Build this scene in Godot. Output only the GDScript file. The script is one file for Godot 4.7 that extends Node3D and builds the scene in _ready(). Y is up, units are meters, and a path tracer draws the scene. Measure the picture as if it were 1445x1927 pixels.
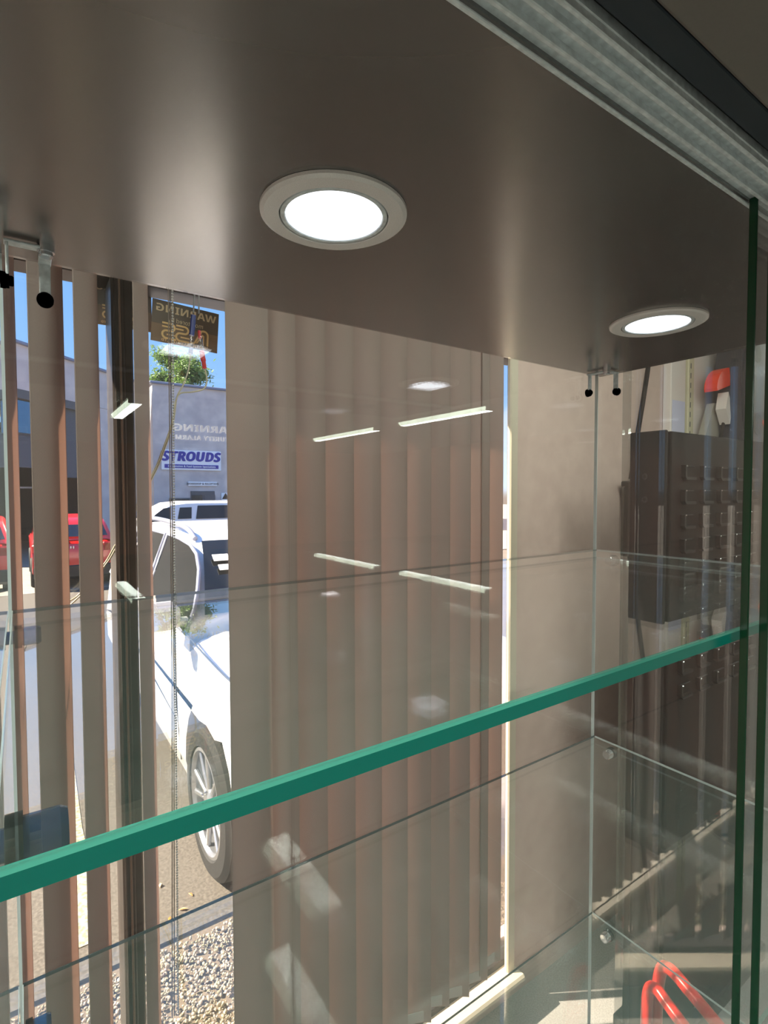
extends Node3D

# Glass display cabinet in front of a shop window, seen from just below eye level.
# Metres; the camera stands at x = 0, z = 0; the cabinet's back glass is at z = -0.55 and the window wall at z = -1.15.

const CAB_L := -0.0100     # inner face of the left glass
const CAB_R := 0.8239      # inner face of the right glass
const CAB_B := -0.550      # inner face of the back glass
const TOP_Y := 1.8503       # underside of the top panel
const WALL_Z := -1.15      # room face of the window wall
const GROUND := -0.25      # ground outside

var mats := {}
var taken := {}
var rng := RandomNumberGenerator.new()


func _ready() -> void:
	rng.seed = 7
	# --- camera ---
	var cam := Camera3D.new()
	cam.name = "camera"
	cam.fov = 88.07
	cam.near = 0.01
	cam.far = 400.0
	cam.position = Vector3(0, 1.65, 0)
	cam.rotation_degrees = Vector3(-2.11, -34.39, -0.15)
	add_child(cam)
	cam.current = true
	# --- sky, exposure ---
	var sky_mat := ProceduralSkyMaterial.new()
	sky_mat.sky_top_color = Color(0.44, 0.68, 1.0)
	sky_mat.sky_horizon_color = Color(0.70, 0.87, 1.0)
	sky_mat.sky_curve = 0.16
	sky_mat.sky_energy_multiplier = 1.08
	sky_mat.ground_bottom_color = Color(0.42, 0.40, 0.37)
	sky_mat.ground_horizon_color = Color(0.55, 0.56, 0.56)
	sky_mat.sun_angle_max = 12.0
	var sky := Sky.new()
	sky.sky_material = sky_mat
	var env := Environment.new()
	env.background_mode = Environment.BG_SKY
	env.sky = sky
	env.tonemap_mode = Environment.TONE_MAPPER_LINEAR
	env.tonemap_exposure = 1.07
	env.sdfgi_enabled = true
	env.ssao_enabled = true
	env.ssil_enabled = true
	var we := WorldEnvironment.new()
	we.name = "world_environment"
	we.environment = env
	add_child(we)
	# --- sun ---
	var sun := DirectionalLight3D.new()
	sun.name = "sun"
	sun.light_color = Color(1.0, 0.94, 0.84)
	sun.light_energy = 8.8
	sun.light_angular_distance = 1.0
	sun.shadow_enabled = true
	sun.look_at_from_position(Vector3(-0.65, 0.65, -0.385), Vector3.ZERO, Vector3.UP)
	add_child(sun)

	make_materials()
	# --- large structure ---
	build_room()
	build_ground()
	build_window()
	build_far_buildings()
	# --- things ---
	build_cabinet()
	build_shelves()
	build_downlights()
	build_fluorescents()
	build_blind()
	build_stickers()
	build_leads()
	build_right_side()
	build_suv()
	build_wagon()
	build_hatchback()
	build_tree()


# ---------------------------------------------------------------- mesh builder

class MB:
	var v := PackedVector3Array()
	var n := PackedVector3Array()
	var t := PackedVector2Array()
	var idx := PackedInt32Array()

	func tri(a: Vector3, b: Vector3, c: Vector3, na: Vector3, nb: Vector3, nc: Vector3) -> void:
		# a, b, c run counter-clockwise seen from the side the normals point to
		var k := v.size()
		v.append_array([a, b, c])
		n.append_array([na, nb, nc])
		t.append_array([Vector2(a.x, a.y), Vector2(b.x, b.y), Vector2(c.x, c.y)])
		idx.append_array([k, k + 2, k + 1])

	func quad(a: Vector3, b: Vector3, c: Vector3, d: Vector3) -> void:
		var m := (b - a).cross(c - a)
		if m.length_squared() < 1e-18:
			m = (c - a).cross(d - a)
		m = m.normalized()
		tri(a, b, c, m, m, m)
		tri(a, c, d, m, m, m)

	func quad_n(a: Vector3, b: Vector3, c: Vector3, d: Vector3, na: Vector3, nb: Vector3, nc: Vector3, nd: Vector3) -> void:
		tri(a, b, c, na, nb, nc)
		tri(a, c, d, na, nc, nd)

	func face_out(p: Array, mid: Vector3) -> void:
		# flat convex polygon turned away from mid
		var m: Vector3 = (p[1] - p[0]).cross(p[2] - p[0]).normalized()
		var c := Vector3.ZERO
		for q in p:
			c += q
		c /= p.size()
		var flip: bool = m.dot(c - mid) < 0.0
		if flip:
			m = -m
		for i in range(1, p.size() - 1):
			if flip:
				tri(p[0], p[i + 1], p[i], m, m, m)
			else:
				tri(p[0], p[i], p[i + 1], m, m, m)

	func box(c: Vector3, s: Vector3, r := 0.0, b := Basis.IDENTITY) -> void:
		# box of size s with its edges chamfered by r
		var h := s * 0.5
		r = minf(r, minf(h.x, minf(h.y, h.z)) * 0.9)
		if r <= 0.0:
			for ax in 3:
				for sg in [-1.0, 1.0]:
					var p := []
					for k in [[-1, -1], [1, -1], [1, 1], [-1, 1]]:
						var q := Vector3.ZERO
						q[ax] = sg * h[ax]
						q[(ax + 1) % 3] = k[0] * h[(ax + 1) % 3]
						q[(ax + 2) % 3] = k[1] * h[(ax + 2) % 3]
						p.append(c + b * q)
					face_out(p, c)
			return
		for ax in 3:
			var e := (ax + 1) % 3
			var f := (ax + 2) % 3
			for sg in [-1.0, 1.0]:
				var p := []
				for k in [[-1, -1], [1, -1], [1, 1], [-1, 1]]:
					var q := Vector3.ZERO
					q[ax] = sg * h[ax]
					q[e] = k[0] * (h[e] - r)
					q[f] = k[1] * (h[f] - r)
					p.append(c + b * q)
				face_out(p, c)
			for s1 in [-1.0, 1.0]:
				for s2 in [-1.0, 1.0]:
					var p := []
					for k in [[0, -1], [0, 1], [1, 1], [1, -1]]:
						var q := Vector3.ZERO
						q[ax] = k[1] * (h[ax] - r)
						q[e] = s1 * (h[e] - (r if k[0] == 1 else 0.0))
						q[f] = s2 * (h[f] - (0.0 if k[0] == 1 else r))
						p.append(c + b * q)
					face_out(p, c)
		for sx in [-1.0, 1.0]:
			for sy in [-1.0, 1.0]:
				for sz in [-1.0, 1.0]:
					var g := Vector3(sx, sy, sz)
					face_out([c + b * (g * Vector3(h.x, h.y - r, h.z - r)), c + b * (g * Vector3(h.x - r, h.y, h.z - r)), c + b * (g * Vector3(h.x - r, h.y - r, h.z))], c)

	func tube(path: Array, r: float, seg := 8, caps := true, r_end := -1.0) -> void:
		var count := path.size()
		var dir: Vector3 = (path[1] - path[0]).normalized()
		var side := dir.cross(Vector3.UP if absf(dir.y) < 0.9 else Vector3.RIGHT).normalized()
		var rings := []
		for i in count:
			var d: Vector3 = (path[mini(i + 1, count - 1)] - path[maxi(i - 1, 0)]).normalized()
			side = (side - d * side.dot(d)).normalized()
			var up := d.cross(side)
			var rr := r if r_end < 0.0 else lerpf(r, r_end, float(i) / (count - 1))
			var ring := []
			for k in seg:
				var a := TAU * k / seg
				var m := side * cos(a) + up * sin(a)
				ring.append([path[i] + m * rr, m])
			rings.append(ring)
		for i in count - 1:
			for k in seg:
				var a = rings[i][k]
				var b = rings[i][(k + 1) % seg]
				var c = rings[i + 1][(k + 1) % seg]
				var d = rings[i + 1][k]
				quad_n(a[0], b[0], c[0], d[0], a[1], b[1], c[1], d[1])
		if caps:
			for e in [0, count - 1]:
				var p := []
				for k in seg:
					p.append(rings[e][k][0])
				face_out(p, path[1] if e == 0 else path[count - 2])

	func lathe(profile: Array, x: Transform3D, seg := 32) -> void:
		# profile: Vector2(radius, height) points, turned round the y axis of x; the solid lies to the left of the line
		for i in profile.size() - 1:
			var p: Vector2 = profile[i]
			var q: Vector2 = profile[i + 1]
			var e := (q - p)
			if e.length() < 1e-7:
				continue
			var m2 := Vector2(e.y, -e.x).normalized()
			for k in seg:
				var a0 := TAU * k / seg
				var a1 := TAU * (k + 1) / seg
				var f0 := Vector3(cos(a0), 0, -sin(a0))
				var f1 := Vector3(cos(a1), 0, -sin(a1))
				var up := Vector3.UP
				var n0 := (x.basis * (f0 * m2.x + up * m2.y)).normalized()
				var n1 := (x.basis * (f1 * m2.x + up * m2.y)).normalized()
				var a := x * (f0 * p.x + up * p.y)
				var b := x * (f1 * p.x + up * p.y)
				var c := x * (f1 * q.x + up * q.y)
				var d := x * (f0 * q.x + up * q.y)
				if p.x > 1e-7:
					tri(a, b, c, n0, n1, n1)
				if q.x > 1e-7:
					tri(a, c, d, n0, n1, n0)

	func prism(poly: PackedVector2Array, depth: float, x: Transform3D) -> void:
		# polygon in the xy plane of x, from z = 0 to z = depth
		if Geometry2D.is_polygon_clockwise(poly):
			poly = poly.duplicate()
			poly.reverse()
		var flip := x.basis.determinant() < 0.0
		var ix := Geometry2D.triangulate_polygon(poly)
		var nz := (x.basis * Vector3(0, 0, 1)).normalized()
		for k in range(0, ix.size(), 3):
			var a := poly[ix[k]]
			var b := poly[ix[k + 1]]
			var c := poly[ix[k + 2]]
			if (b - a).cross(c - a) < 0.0:
				var s := b
				b = c
				c = s
			var f := [x * Vector3(a.x, a.y, depth), x * Vector3(b.x, b.y, depth), x * Vector3(c.x, c.y, depth)]
			var g := [x * Vector3(a.x, a.y, 0), x * Vector3(c.x, c.y, 0), x * Vector3(b.x, b.y, 0)]
			if flip:
				tri(f[0], f[2], f[1], nz, nz, nz)
				tri(g[0], g[2], g[1], -nz, -nz, -nz)
			else:
				tri(f[0], f[1], f[2], nz, nz, nz)
				tri(g[0], g[1], g[2], -nz, -nz, -nz)
		for k in poly.size():
			var a := poly[k]
			var b := poly[(k + 1) % poly.size()]
			var q := [x * Vector3(a.x, a.y, 0), x * Vector3(b.x, b.y, 0), x * Vector3(b.x, b.y, depth), x * Vector3(a.x, a.y, depth)]
			if flip:
				quad(q[3], q[2], q[1], q[0])
			else:
				quad(q[0], q[1], q[2], q[3])

	func stroke(line: PackedVector2Array, width: float, depth: float, x: Transform3D) -> void:
		for p in Geometry2D.offset_polyline(line, width * 0.5, Geometry2D.JOIN_MITER, Geometry2D.END_BUTT):
			if not Geometry2D.is_polygon_clockwise(p):
				prism(p, depth, x)

	func add(mesh: Mesh, x: Transform3D) -> void:
		var flip := x.basis.determinant() < 0.0
		var nb := x.basis.inverse().transposed()
		for s in mesh.get_surface_count():
			var a := mesh.surface_get_arrays(s)
			var k := v.size()
			for i in a[Mesh.ARRAY_VERTEX].size():
				v.append(x * a[Mesh.ARRAY_VERTEX][i])
				n.append((nb * a[Mesh.ARRAY_NORMAL][i]).normalized())
				t.append(Vector2.ZERO)
			var ix: PackedInt32Array = a[Mesh.ARRAY_INDEX] if a[Mesh.ARRAY_INDEX] != null else PackedInt32Array(range(a[Mesh.ARRAY_VERTEX].size()))
			for i in range(0, ix.size(), 3):
				if flip:
					idx.append_array([k + ix[i], k + ix[i + 2], k + ix[i + 1]])
				else:
					idx.append_array([k + ix[i], k + ix[i + 1], k + ix[i + 2]])

	func grid(rows: Array) -> void:
		# rows of points joined to one smooth surface
		var r := rows.size()
		var c: int = rows[0].size()
		var nn := []
		for i in r:
			var line := []
			for j in c:
				var du: Vector3 = rows[mini(i + 1, r - 1)][j] - rows[maxi(i - 1, 0)][j]
				var dv: Vector3 = rows[i][mini(j + 1, c - 1)] - rows[i][maxi(j - 1, 0)]
				line.append(dv.cross(du).normalized())
			nn.append(line)
		for i in r - 1:
			for j in c - 1:
				quad_n(rows[i][j], rows[i][j + 1], rows[i + 1][j + 1], rows[i + 1][j], nn[i][j], nn[i][j + 1], nn[i + 1][j + 1], nn[i + 1][j])

	func done(origin := Vector3.ZERO) -> ArrayMesh:
		var w := v.duplicate()
		if origin != Vector3.ZERO:
			for i in w.size():
				w[i] -= origin
		var a := []
		a.resize(Mesh.ARRAY_MAX)
		a[Mesh.ARRAY_VERTEX] = w
		a[Mesh.ARRAY_NORMAL] = n
		a[Mesh.ARRAY_TEX_UV] = t
		a[Mesh.ARRAY_INDEX] = idx
		var m := ArrayMesh.new()
		m.add_surface_from_arrays(Mesh.PRIMITIVE_TRIANGLES, a)
		return m


# ---------------------------------------------------------------- scene helpers

func numbered(called: String) -> String:
	var k: int = taken.get(called, 0)
	taken[called] = k + 1
	return called if k == 0 else "%s_%03d" % [called, k]


func thing(called: String, label: String, category: String, at := Vector3.ZERO, turn := 0.0, group := "") -> Node3D:
	var o := Node3D.new()
	o.name = numbered(called)
	add_child(o)
	o.position = at
	o.rotation.y = turn
	tag(o, label, category, group)
	return o


func tag(o: Node, label: String, category: String, group := "") -> void:
	o.set_meta("label", label)
	o.set_meta("category", category)
	if group:
		o.set_meta("group", group)


func put(called: String, mesh: Mesh, mat: Material, parent: Node3D, at := Transform3D.IDENTITY) -> MeshInstance3D:
	var o := MeshInstance3D.new()
	o.name = called if parent != self else numbered(called)
	o.mesh = mesh
	o.material_override = mat
	o.transform = at
	o.cast_shadow = GeometryInstance3D.SHADOW_CASTING_SETTING_ON
	parent.add_child(o, true)
	return o


# a part whose builder holds world positions, under a thing that is not turned
func part(called: String, mb: MB, mat: Material, parent: Node3D) -> MeshInstance3D:
	var o := Vector3.ZERO
	var p: Node = parent
	while p != self:
		o += (p as Node3D).position
		p = p.get_parent()
	return put(called, mb.done(o), mat, parent)


func struct(called: String, mb: MB, mat: Material, label := "", category := "") -> MeshInstance3D:
	var o := put(called, mb.done(), mat, self)
	o.set_meta("kind", "structure")
	if label:
		tag(o, label, category)
	return o


func lettering(text: String, height: float, depth: float, bold := true) -> Mesh:
	var f := SystemFont.new()
	f.font_names = PackedStringArray(["Droid Sans"])
	f.font_weight = 700 if bold else 400
	var m := TextMesh.new()
	m.font = f
	m.text = text
	m.font_size = 64
	m.pixel_size = height / 46.0     # capitals stand about 46 of 64 pixels high
	m.depth = depth
	m.curve_step = 1.0
	return m


func arc(c: Vector2, r: Vector2, a0: float, a1: float, steps: int) -> PackedVector2Array:
	var p := PackedVector2Array()
	for i in steps + 1:
		var a := deg_to_rad(lerpf(a0, a1, float(i) / steps))
		p.append(c + Vector2(cos(a) * r.x, sin(a) * r.y))
	return p


func smooth_path(pts: Array, steps := 6) -> Array:
	var out := []
	for i in pts.size() - 1:
		var p0: Vector3 = pts[maxi(i - 1, 0)]
		var p1: Vector3 = pts[i]
		var p2: Vector3 = pts[i + 1]
		var p3: Vector3 = pts[mini(i + 2, pts.size() - 1)]
		for k in steps:
			out.append(p1.cubic_interpolate(p2, p0, p3, float(k) / steps))
	out.append(pts[-1])
	return out


# ---------------------------------------------------------------- materials

func noise_tex(freq: float, lo: Color, hi: Color, seed_: int, size := 256, kind := FastNoiseLite.TYPE_SIMPLEX_SMOOTH, octaves := 4) -> NoiseTexture2D:
	var f := FastNoiseLite.new()
	f.seed = seed_
	f.noise_type = kind
	f.frequency = freq
	f.fractal_octaves = octaves
	var g := Gradient.new()
	g.set_color(0, lo)
	g.set_color(1, hi)
	g.set_offset(0, 0.15)
	g.set_offset(1, 0.85)
	var t := NoiseTexture2D.new()
	t.width = size
	t.height = size
	t.seamless = true
	t.noise = f
	t.color_ramp = g
	return t


func std(c: Color, rough: float, metal := 0.0, spec := 0.5) -> StandardMaterial3D:
	var m := StandardMaterial3D.new()
	m.albedo_color = c
	m.roughness = rough
	m.metallic = metal
	m.metallic_specular = spec
	return m


func tri_tex(m: StandardMaterial3D, t: Texture2D, per_metre: float) -> StandardMaterial3D:
	m.albedo_texture = t
	m.uv1_triplanar = true
	m.uv1_world_triplanar = true
	m.uv1_scale = Vector3.ONE * per_metre
	return m


func pane(c: Color) -> StandardMaterial3D:
	var m := std(c, 0.0)
	m.transparency = BaseMaterial3D.TRANSPARENCY_ALPHA
	return m


func glow(c: Color, energy: float) -> StandardMaterial3D:
	var m := std(Color(0.9, 0.9, 0.9), 0.4)
	m.emission_enabled = true
	m.emission = c
	m.emission_energy_multiplier = energy
	return m


func weave() -> ImageTexture:
	# fine diagonal twill of the blind fabric
	var im := Image.create(64, 64, false, Image.FORMAT_RGB8)
	var r := RandomNumberGenerator.new()
	r.seed = 3
	for y in 64:
		for x in 64:
			var k := 0.95 if (x + y * 2) % 8 < 4 else 1.0
			k *= 0.985 + 0.015 * r.randf()
			im.set_pixel(x, y, Color(k, k, k))
	return ImageTexture.create_from_image(im)


func make_materials() -> void:
	var grain := noise_tex(0.06, Color(0.86, 0.86, 0.86), Color(1, 1, 1), 11)
	mats.laminate = std(Color(0.29, 0.278, 0.266), 0.24, 0.0, 0.75)
	mats.laminate.clearcoat_enabled = true
	mats.laminate.clearcoat = 1.0
	mats.laminate.clearcoat_roughness = 0.22
	mats.laminate_front = tri_tex(std(Color(0.43, 0.41, 0.385), 0.5), noise_tex(0.25, Color(0.975, 0.975, 0.975), Color(1, 1, 1), 5), 6.0)
	mats.navy = std(Color(0.13, 0.17, 0.20), 0.6)
	mats.black = std(Color(0.02, 0.02, 0.022), 0.6)
	mats.alu = tri_tex(std(Color(0.90, 0.93, 0.94), 0.40, 0.15), grain, 8.0)
	mats.steel = tri_tex(std(Color(0.92, 0.90, 0.89), 0.40, 0.1), noise_tex(0.2, Color(0.93, 0.93, 0.93), Color(1, 1, 1), 9), 20.0)
	mats.chrome = std(Color(0.85, 0.86, 0.88), 0.16, 1.0)
	mats.gunmetal = std(Color(0.22, 0.22, 0.23), 0.25, 0.9)
	mats.rubber = std(Color(0.04, 0.04, 0.045), 0.45)
	mats.sleeve = std(Color(0.13, 0.20, 0.34), 0.12)
	mats.glass = pane(Color(0.80, 0.88, 0.86, 0.003))
	mats.shelf_glass = pane(Color(0.50, 0.68, 0.64, 0.045))
	mats.window_glass = pane(Color(0.9, 0.93, 0.95, 0.015))
	mats.case_glass = pane(Color(0.40, 0.46, 0.42, 0.006))
	mats.case_edge = pane(Color(0.30, 0.33, 0.31, 0.18))
	mats.shelf_edge = std(Color(0.0, 0.46, 0.41), 0.15)
	mats.shelf_arris = std(Color(0.30, 0.62, 0.55), 0.12)
	mats.rear_line = std(Color(0.30, 0.33, 0.33), 0.2)
	mats.door_edge = std(Color(0.02, 0.21, 0.12), 0.15)
	mats.pale_edge = std(Color(0.80, 0.84, 0.84), 0.1)
	var fabric := tri_tex(std(Color(0.715, 0.65, 0.62), 0.85), weave(), 25.0)
	fabric.uv1_world_triplanar = false
	fabric.backlight_enabled = true
	fabric.backlight = Color(1.0, 0.96, 0.94)
	mats.fabric = fabric
	mats.bead = std(Color(0.62, 0.60, 0.58), 0.35)
	mats.cord = std(Color(0.42, 0.36, 0.33), 0.7)
	mats.bronze = tri_tex(std(Color(0.25, 0.21, 0.19), 0.38, 0.45), noise_tex(0.02, Color(0.85, 0.85, 0.85), Color(1, 1, 1), 21), 3.0)
	mats.bronze_light = std(Color(0.42, 0.34, 0.29), 0.4, 0.4)
	mats.wall = tri_tex(std(Color(0.83, 0.735, 0.69), 0.75), noise_tex(0.03, Color(0.96, 0.95, 0.95), Color(1, 1, 1), 31), 1.3)
	mats.trim = std(Color(0.80, 0.76, 0.68), 0.5)
	mats.ceiling = tri_tex(std(Color(0.84, 0.84, 0.82), 0.9), noise_tex(0.1, Color(0.95, 0.95, 0.95), Color(1, 1, 1), 33), 2.0)
	mats.carpet = tri_tex(std(Color(0.66, 0.65, 0.635), 0.95), noise_tex(0.3, Color(0.75, 0.75, 0.75), Color(1, 1, 1), 35), 2.5)
	mats.white_panel = std(Color(0.90, 0.86, 0.84), 0.55)
	mats.cream = std(Color(0.80, 0.77, 0.66), 0.5)
	mats.paper = std(Color(0.82, 0.82, 0.92), 0.6)
	mats.rack = tri_tex(std(Color(0.08, 0.077, 0.08), 0.6, 0.0, 0.3), grain, 5.0)
	mats.rack_dark = std(Color(0.05, 0.048, 0.05), 0.5)
	mats.tool_grey = std(Color(0.22, 0.22, 0.25), 0.45)
	mats.tool_pale = std(Color(0.62, 0.60, 0.56), 0.5)
	mats.orange = std(Color(0.93, 0.25, 0.10), 0.35)
	mats.red_tube = std(Color(0.80, 0.16, 0.12), 0.28)
	mats.red_plastic = std(Color(0.70, 0.10, 0.12), 0.35)
	mats.blue_plastic = std(Color(0.08, 0.14, 0.42), 0.35)
	mats.cable = std(Color(0.45, 0.44, 0.45), 0.45)
	mats.cable_pale = std(Color(0.72, 0.68, 0.58), 0.4)
	mats.sticker = std(Color(0.36, 0.30, 0.25), 0.5)
	mats.sticker.backlight_enabled = true
	mats.sticker.backlight = Color(0.24, 0.20, 0.16)
	mats.sticker_low = std(Color(0.47, 0.37, 0.28), 0.5)
	mats.sticker_low.backlight_enabled = true
	mats.sticker_low.backlight = Color(0.34, 0.24, 0.16)
	mats.gold = std(Color(0.97, 0.82, 0.58), 0.5)
	mats.gold.backlight_enabled = true
	mats.gold.backlight = Color(0.8, 0.6, 0.35)
	mats.tan = std(Color(0.82, 0.72, 0.58), 0.5)
	mats.tan.backlight_enabled = true
	mats.tan.backlight = Color(0.55, 0.46, 0.36)
	var frost := std(Color(0.92, 0.93, 0.97, 0.38), 0.9)
	frost.transparency = BaseMaterial3D.TRANSPARENCY_ALPHA
	mats.frost = frost
	# outside
	mats.asphalt = tri_tex(std(Color(0.37, 0.348, 0.32), 0.9), noise_tex(0.12, Color(0.72, 0.71, 0.70), Color(1, 1, 1), 41, 512), 0.9)
	mats.concrete = tri_tex(std(Color(0.57, 0.548, 0.512), 0.85), noise_tex(0.05, Color(0.85, 0.85, 0.84), Color(1, 1, 1), 43), 0.6)
	mats.line_paint = tri_tex(std(Color(0.72, 0.70, 0.64), 0.8), noise_tex(0.03, Color(0.62, 0.58, 0.50), Color(1, 1, 1), 45, 256, FastNoiseLite.TYPE_CELLULAR, 2), 6.0)
	mats.soil = tri_tex(std(Color(0.42, 0.37, 0.31), 0.95), grain, 4.0)
	mats.facade = tri_tex(std(Color(0.83, 0.80, 0.78), 0.85), noise_tex(0.02, Color(0.88, 0.88, 0.9), Color(1, 1, 1), 47), 0.25)
	mats.facade_dark = std(Color(0.36, 0.37, 0.38), 0.8)
	mats.flashing = std(Color(0.52, 0.54, 0.62), 0.5, 0.3)
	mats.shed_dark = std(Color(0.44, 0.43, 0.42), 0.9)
	mats.dark_window = std(Color(0.10, 0.12, 0.15), 0.08, 0.0, 0.9)
	mats.sky_window = std(Color(0.40, 0.48, 0.55), 0.03, 1.0)
	mats.sign_white = std(Color(0.96, 0.97, 0.98), 0.5)
	mats.sign_blue = std(Color(0.16, 0.18, 0.62), 0.5)
	mats.yellow = std(Color(0.88, 0.74, 0.15), 0.5)
	var paint := std(Color(0.86, 0.86, 0.87), 0.25)
	paint.clearcoat_enabled = true
	paint.clearcoat = 1.0
	paint.clearcoat_roughness = 0.20
	mats.car_white = paint
	var red := std(Color(0.80, 0.05, 0.07), 0.3)
	red.clearcoat_enabled = true
	red.clearcoat = 1.0
	red.clearcoat_roughness = 0.18
	mats.car_red = red
	mats.car_glass = std(Color(0.06, 0.07, 0.08), 0.04, 0.0, 0.5)
	mats.plastic_dark = std(Color(0.07, 0.07, 0.075), 0.5)
	mats.tyre = std(Color(0.07, 0.066, 0.062), 0.8)
	mats.rim = std(Color(0.72, 0.73, 0.75), 0.32, 0.9)
	mats.lamp_red = std(Color(0.55, 0.03, 0.04), 0.15)
	mats.head_lamp = std(Color(0.70, 0.73, 0.76), 0.08, 0.6)
	mats.bark = std(Color(0.36, 0.31, 0.27), 0.9)
	var leaf := std(Color(0.30, 0.40, 0.22), 0.7)
	leaf.backlight_enabled = true
	leaf.backlight = Color(0.35, 0.45, 0.2)
	mats.leaf = leaf
	# lamps
	mats.tube_glow = glow(Color(0.94, 1.0, 0.90), 9.0)
	mats.lens_glow = glow(Color(0.95, 0.97, 1.0), 2.6)
	mats.led_glow = glow(Color(0.93, 0.96, 1.0), 7.0)
	mats.fitting = std(Color(0.82, 0.84, 0.80), 0.4)


# ---------------------------------------------------------------- the room

func build_room() -> void:
	var m := MB.new()
	m.box(Vector3(2.5, -0.1, 5.4), Vector3(12.4, 0.2, 13.4))
	struct("floor", m, mats.carpet)
	m = MB.new()
	m.box(Vector3(2.5, 2.85, 5.4), Vector3(12.4, 0.2, 13.4))
	struct("ceiling", m, mats.ceiling)
	m = MB.new()     # window wall round the opening x -1.75 .. 1.30, y 0.13 .. 2.06
	m.box(Vector3(-2.7, 1.375, -1.22), Vector3(1.9, 2.75, 0.14))
	m.prism(PackedVector2Array([Vector2(1.29, 1.15), Vector2(8.60, 1.15), Vector2(8.60, 1.29), Vector2(1.42, 1.29)]), 2.75, Transform3D(Basis(Vector3(1, 0, 0), Vector3(0, 0, -1), Vector3(0, 1, 0)), Vector3.ZERO))
	m.box(Vector3(-0.165, 2.4225, -1.22), Vector3(3.17, 0.655, 0.14))
	m.box(Vector3(-0.165, 0.045, -1.22), Vector3(3.17, 0.09, 0.14))
	struct("wall_back", m, mats.wall)
	m = MB.new()
	m.box(Vector3(-3.62, 1.375, 5.4), Vector3(0.14, 2.75, 13.2))
	struct("wall_left", m, mats.wall)
	m = MB.new()
	m.box(Vector3(8.55, 1.375, 5.4), Vector3(0.14, 2.75, 13.2))
	struct("wall_right", m, mats.wall)
	m = MB.new()
	m.box(Vector3(2.5, 1.375, 11.95), Vector3(12.4, 2.75, 0.14))
	struct("wall_front", m, mats.wall)


func build_ground() -> void:
	var m := MB.new()
	m.box(Vector3(2, GROUND - 0.15, -7.2), Vector3(60, 0.3, 9.76))
	struct("ground_asphalt", m, mats.asphalt)
	m = MB.new()
	m.box(Vector3(2, GROUND - 0.145, -42), Vector3(120, 0.3, 59.4), 0.0)
	m.box(Vector3(-18, GROUND - 0.145, -12.15), Vector3(40, 0.3, 0.3), 0.0)
	struct("ground_concrete", m, mats.concrete)
	m = MB.new()
	m.box(Vector3(2, GROUND - 0.165, -1.81), Vector3(60, 0.3, 1.04))
	struct("ground_soil", m, mats.soil)
	# worn white bay line
	m = MB.new()
	var w := [[0.150, 0.268, -2.49], [0.130, 0.242, -3.39], [0.16, 0.275, -4.9], [0.20, 0.335, -5.87]]
	for i in w.size() - 1:
		m.quad(Vector3(w[i][0], GROUND + 0.004, w[i][2]), Vector3(w[i][1], GROUND + 0.004, w[i][2]), Vector3(w[i + 1][1], GROUND + 0.004, w[i + 1][2]), Vector3(w[i + 1][0], GROUND + 0.004, w[i + 1][2]))
		m.quad(Vector3(w[i][0], GROUND - 0.002, w[i][2]), Vector3(w[i][1], GROUND - 0.002, w[i][2]), Vector3(w[i][1], GROUND + 0.004, w[i][2]), Vector3(w[i][0], GROUND + 0.004, w[i][2]))
	var ln := struct("ground_marking", m, mats.line_paint)
	tag(ln, "worn white painted bay line on the asphalt beside the white car", "marking")
	# gravel bed against the shop wall
	var stone := MB.new()
	var base := SphereMesh.new()
	base.radius = 0.5
	base.height = 0.8
	base.radial_segments = 7
	base.rings = 4
	stone.add(base, Transform3D(Basis.from_scale(Vector3(1, 0.75, 0.8))))
	var mm := MultiMesh.new()
	mm.transform_format = MultiMesh.TRANSFORM_3D
	mm.use_colors = true
	mm.mesh = stone.done()
	mm.instance_count = 15000
	for i in mm.instance_count:
		var s := rng.randf_range(0.007, 0.018)
		var b := Basis.from_euler(Vector3(rng.randf() * TAU, rng.randf() * TAU, rng.randf() * TAU)).scaled(Vector3(s, s, s))
		mm.set_instance_transform(i, Transform3D(b, Vector3(rng.randf_range(-0.4, 1.9), GROUND - 0.008 + rng.randf() * 0.012, rng.randf_range(-2.28, -1.31))))
		var g := rng.randf_range(0.20, 0.50)
		mm.set_instance_color(i, Color(g, g * rng.randf_range(0.80, 0.92), g * rng.randf_range(0.54, 0.74)))
	var gm := std(Color(1, 1, 1), 0.85)
	gm.vertex_color_use_as_albedo = true
	var gi := MultiMeshInstance3D.new()
	gi.name = "gravel"
	gi.multimesh = mm
	gi.material_override = gm
	add_child(gi)
	gi.set_meta("kind", "stuff")
	tag(gi, "pale gravel bed between the shop wall and the asphalt", "gravel")
	# dry leaves on the asphalt beside the front wheel
	for k in 9:
		var lm := MB.new()
		var c := Vector3(rng.randf_range(0.40, 0.64), GROUND + 0.006, rng.randf_range(-2.75, -2.4))
		var a := rng.randf() * TAU
		var d := Vector3(cos(a), 0, sin(a)) * rng.randf_range(0.012, 0.022)
		var e := Vector3(-sin(a), 0, cos(a)) * 0.007
		lm.quad(c - d, c + e + Vector3(0, 0.008, 0), c + d, c - e + Vector3(0, 0.003, 0))
		lm.quad(c - d - Vector3(0, 0.002, 0), c - e, c + d - Vector3(0, 0.002, 0), c + e + Vector3(0, 0.005, 0))
		var lf := put("dry_leaf", lm.done(), mats.gold, self)
		tag(lf, "dry yellow leaf on the asphalt beside the white car's front wheel", "leaf", "dry leaves by the wheel")


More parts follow.
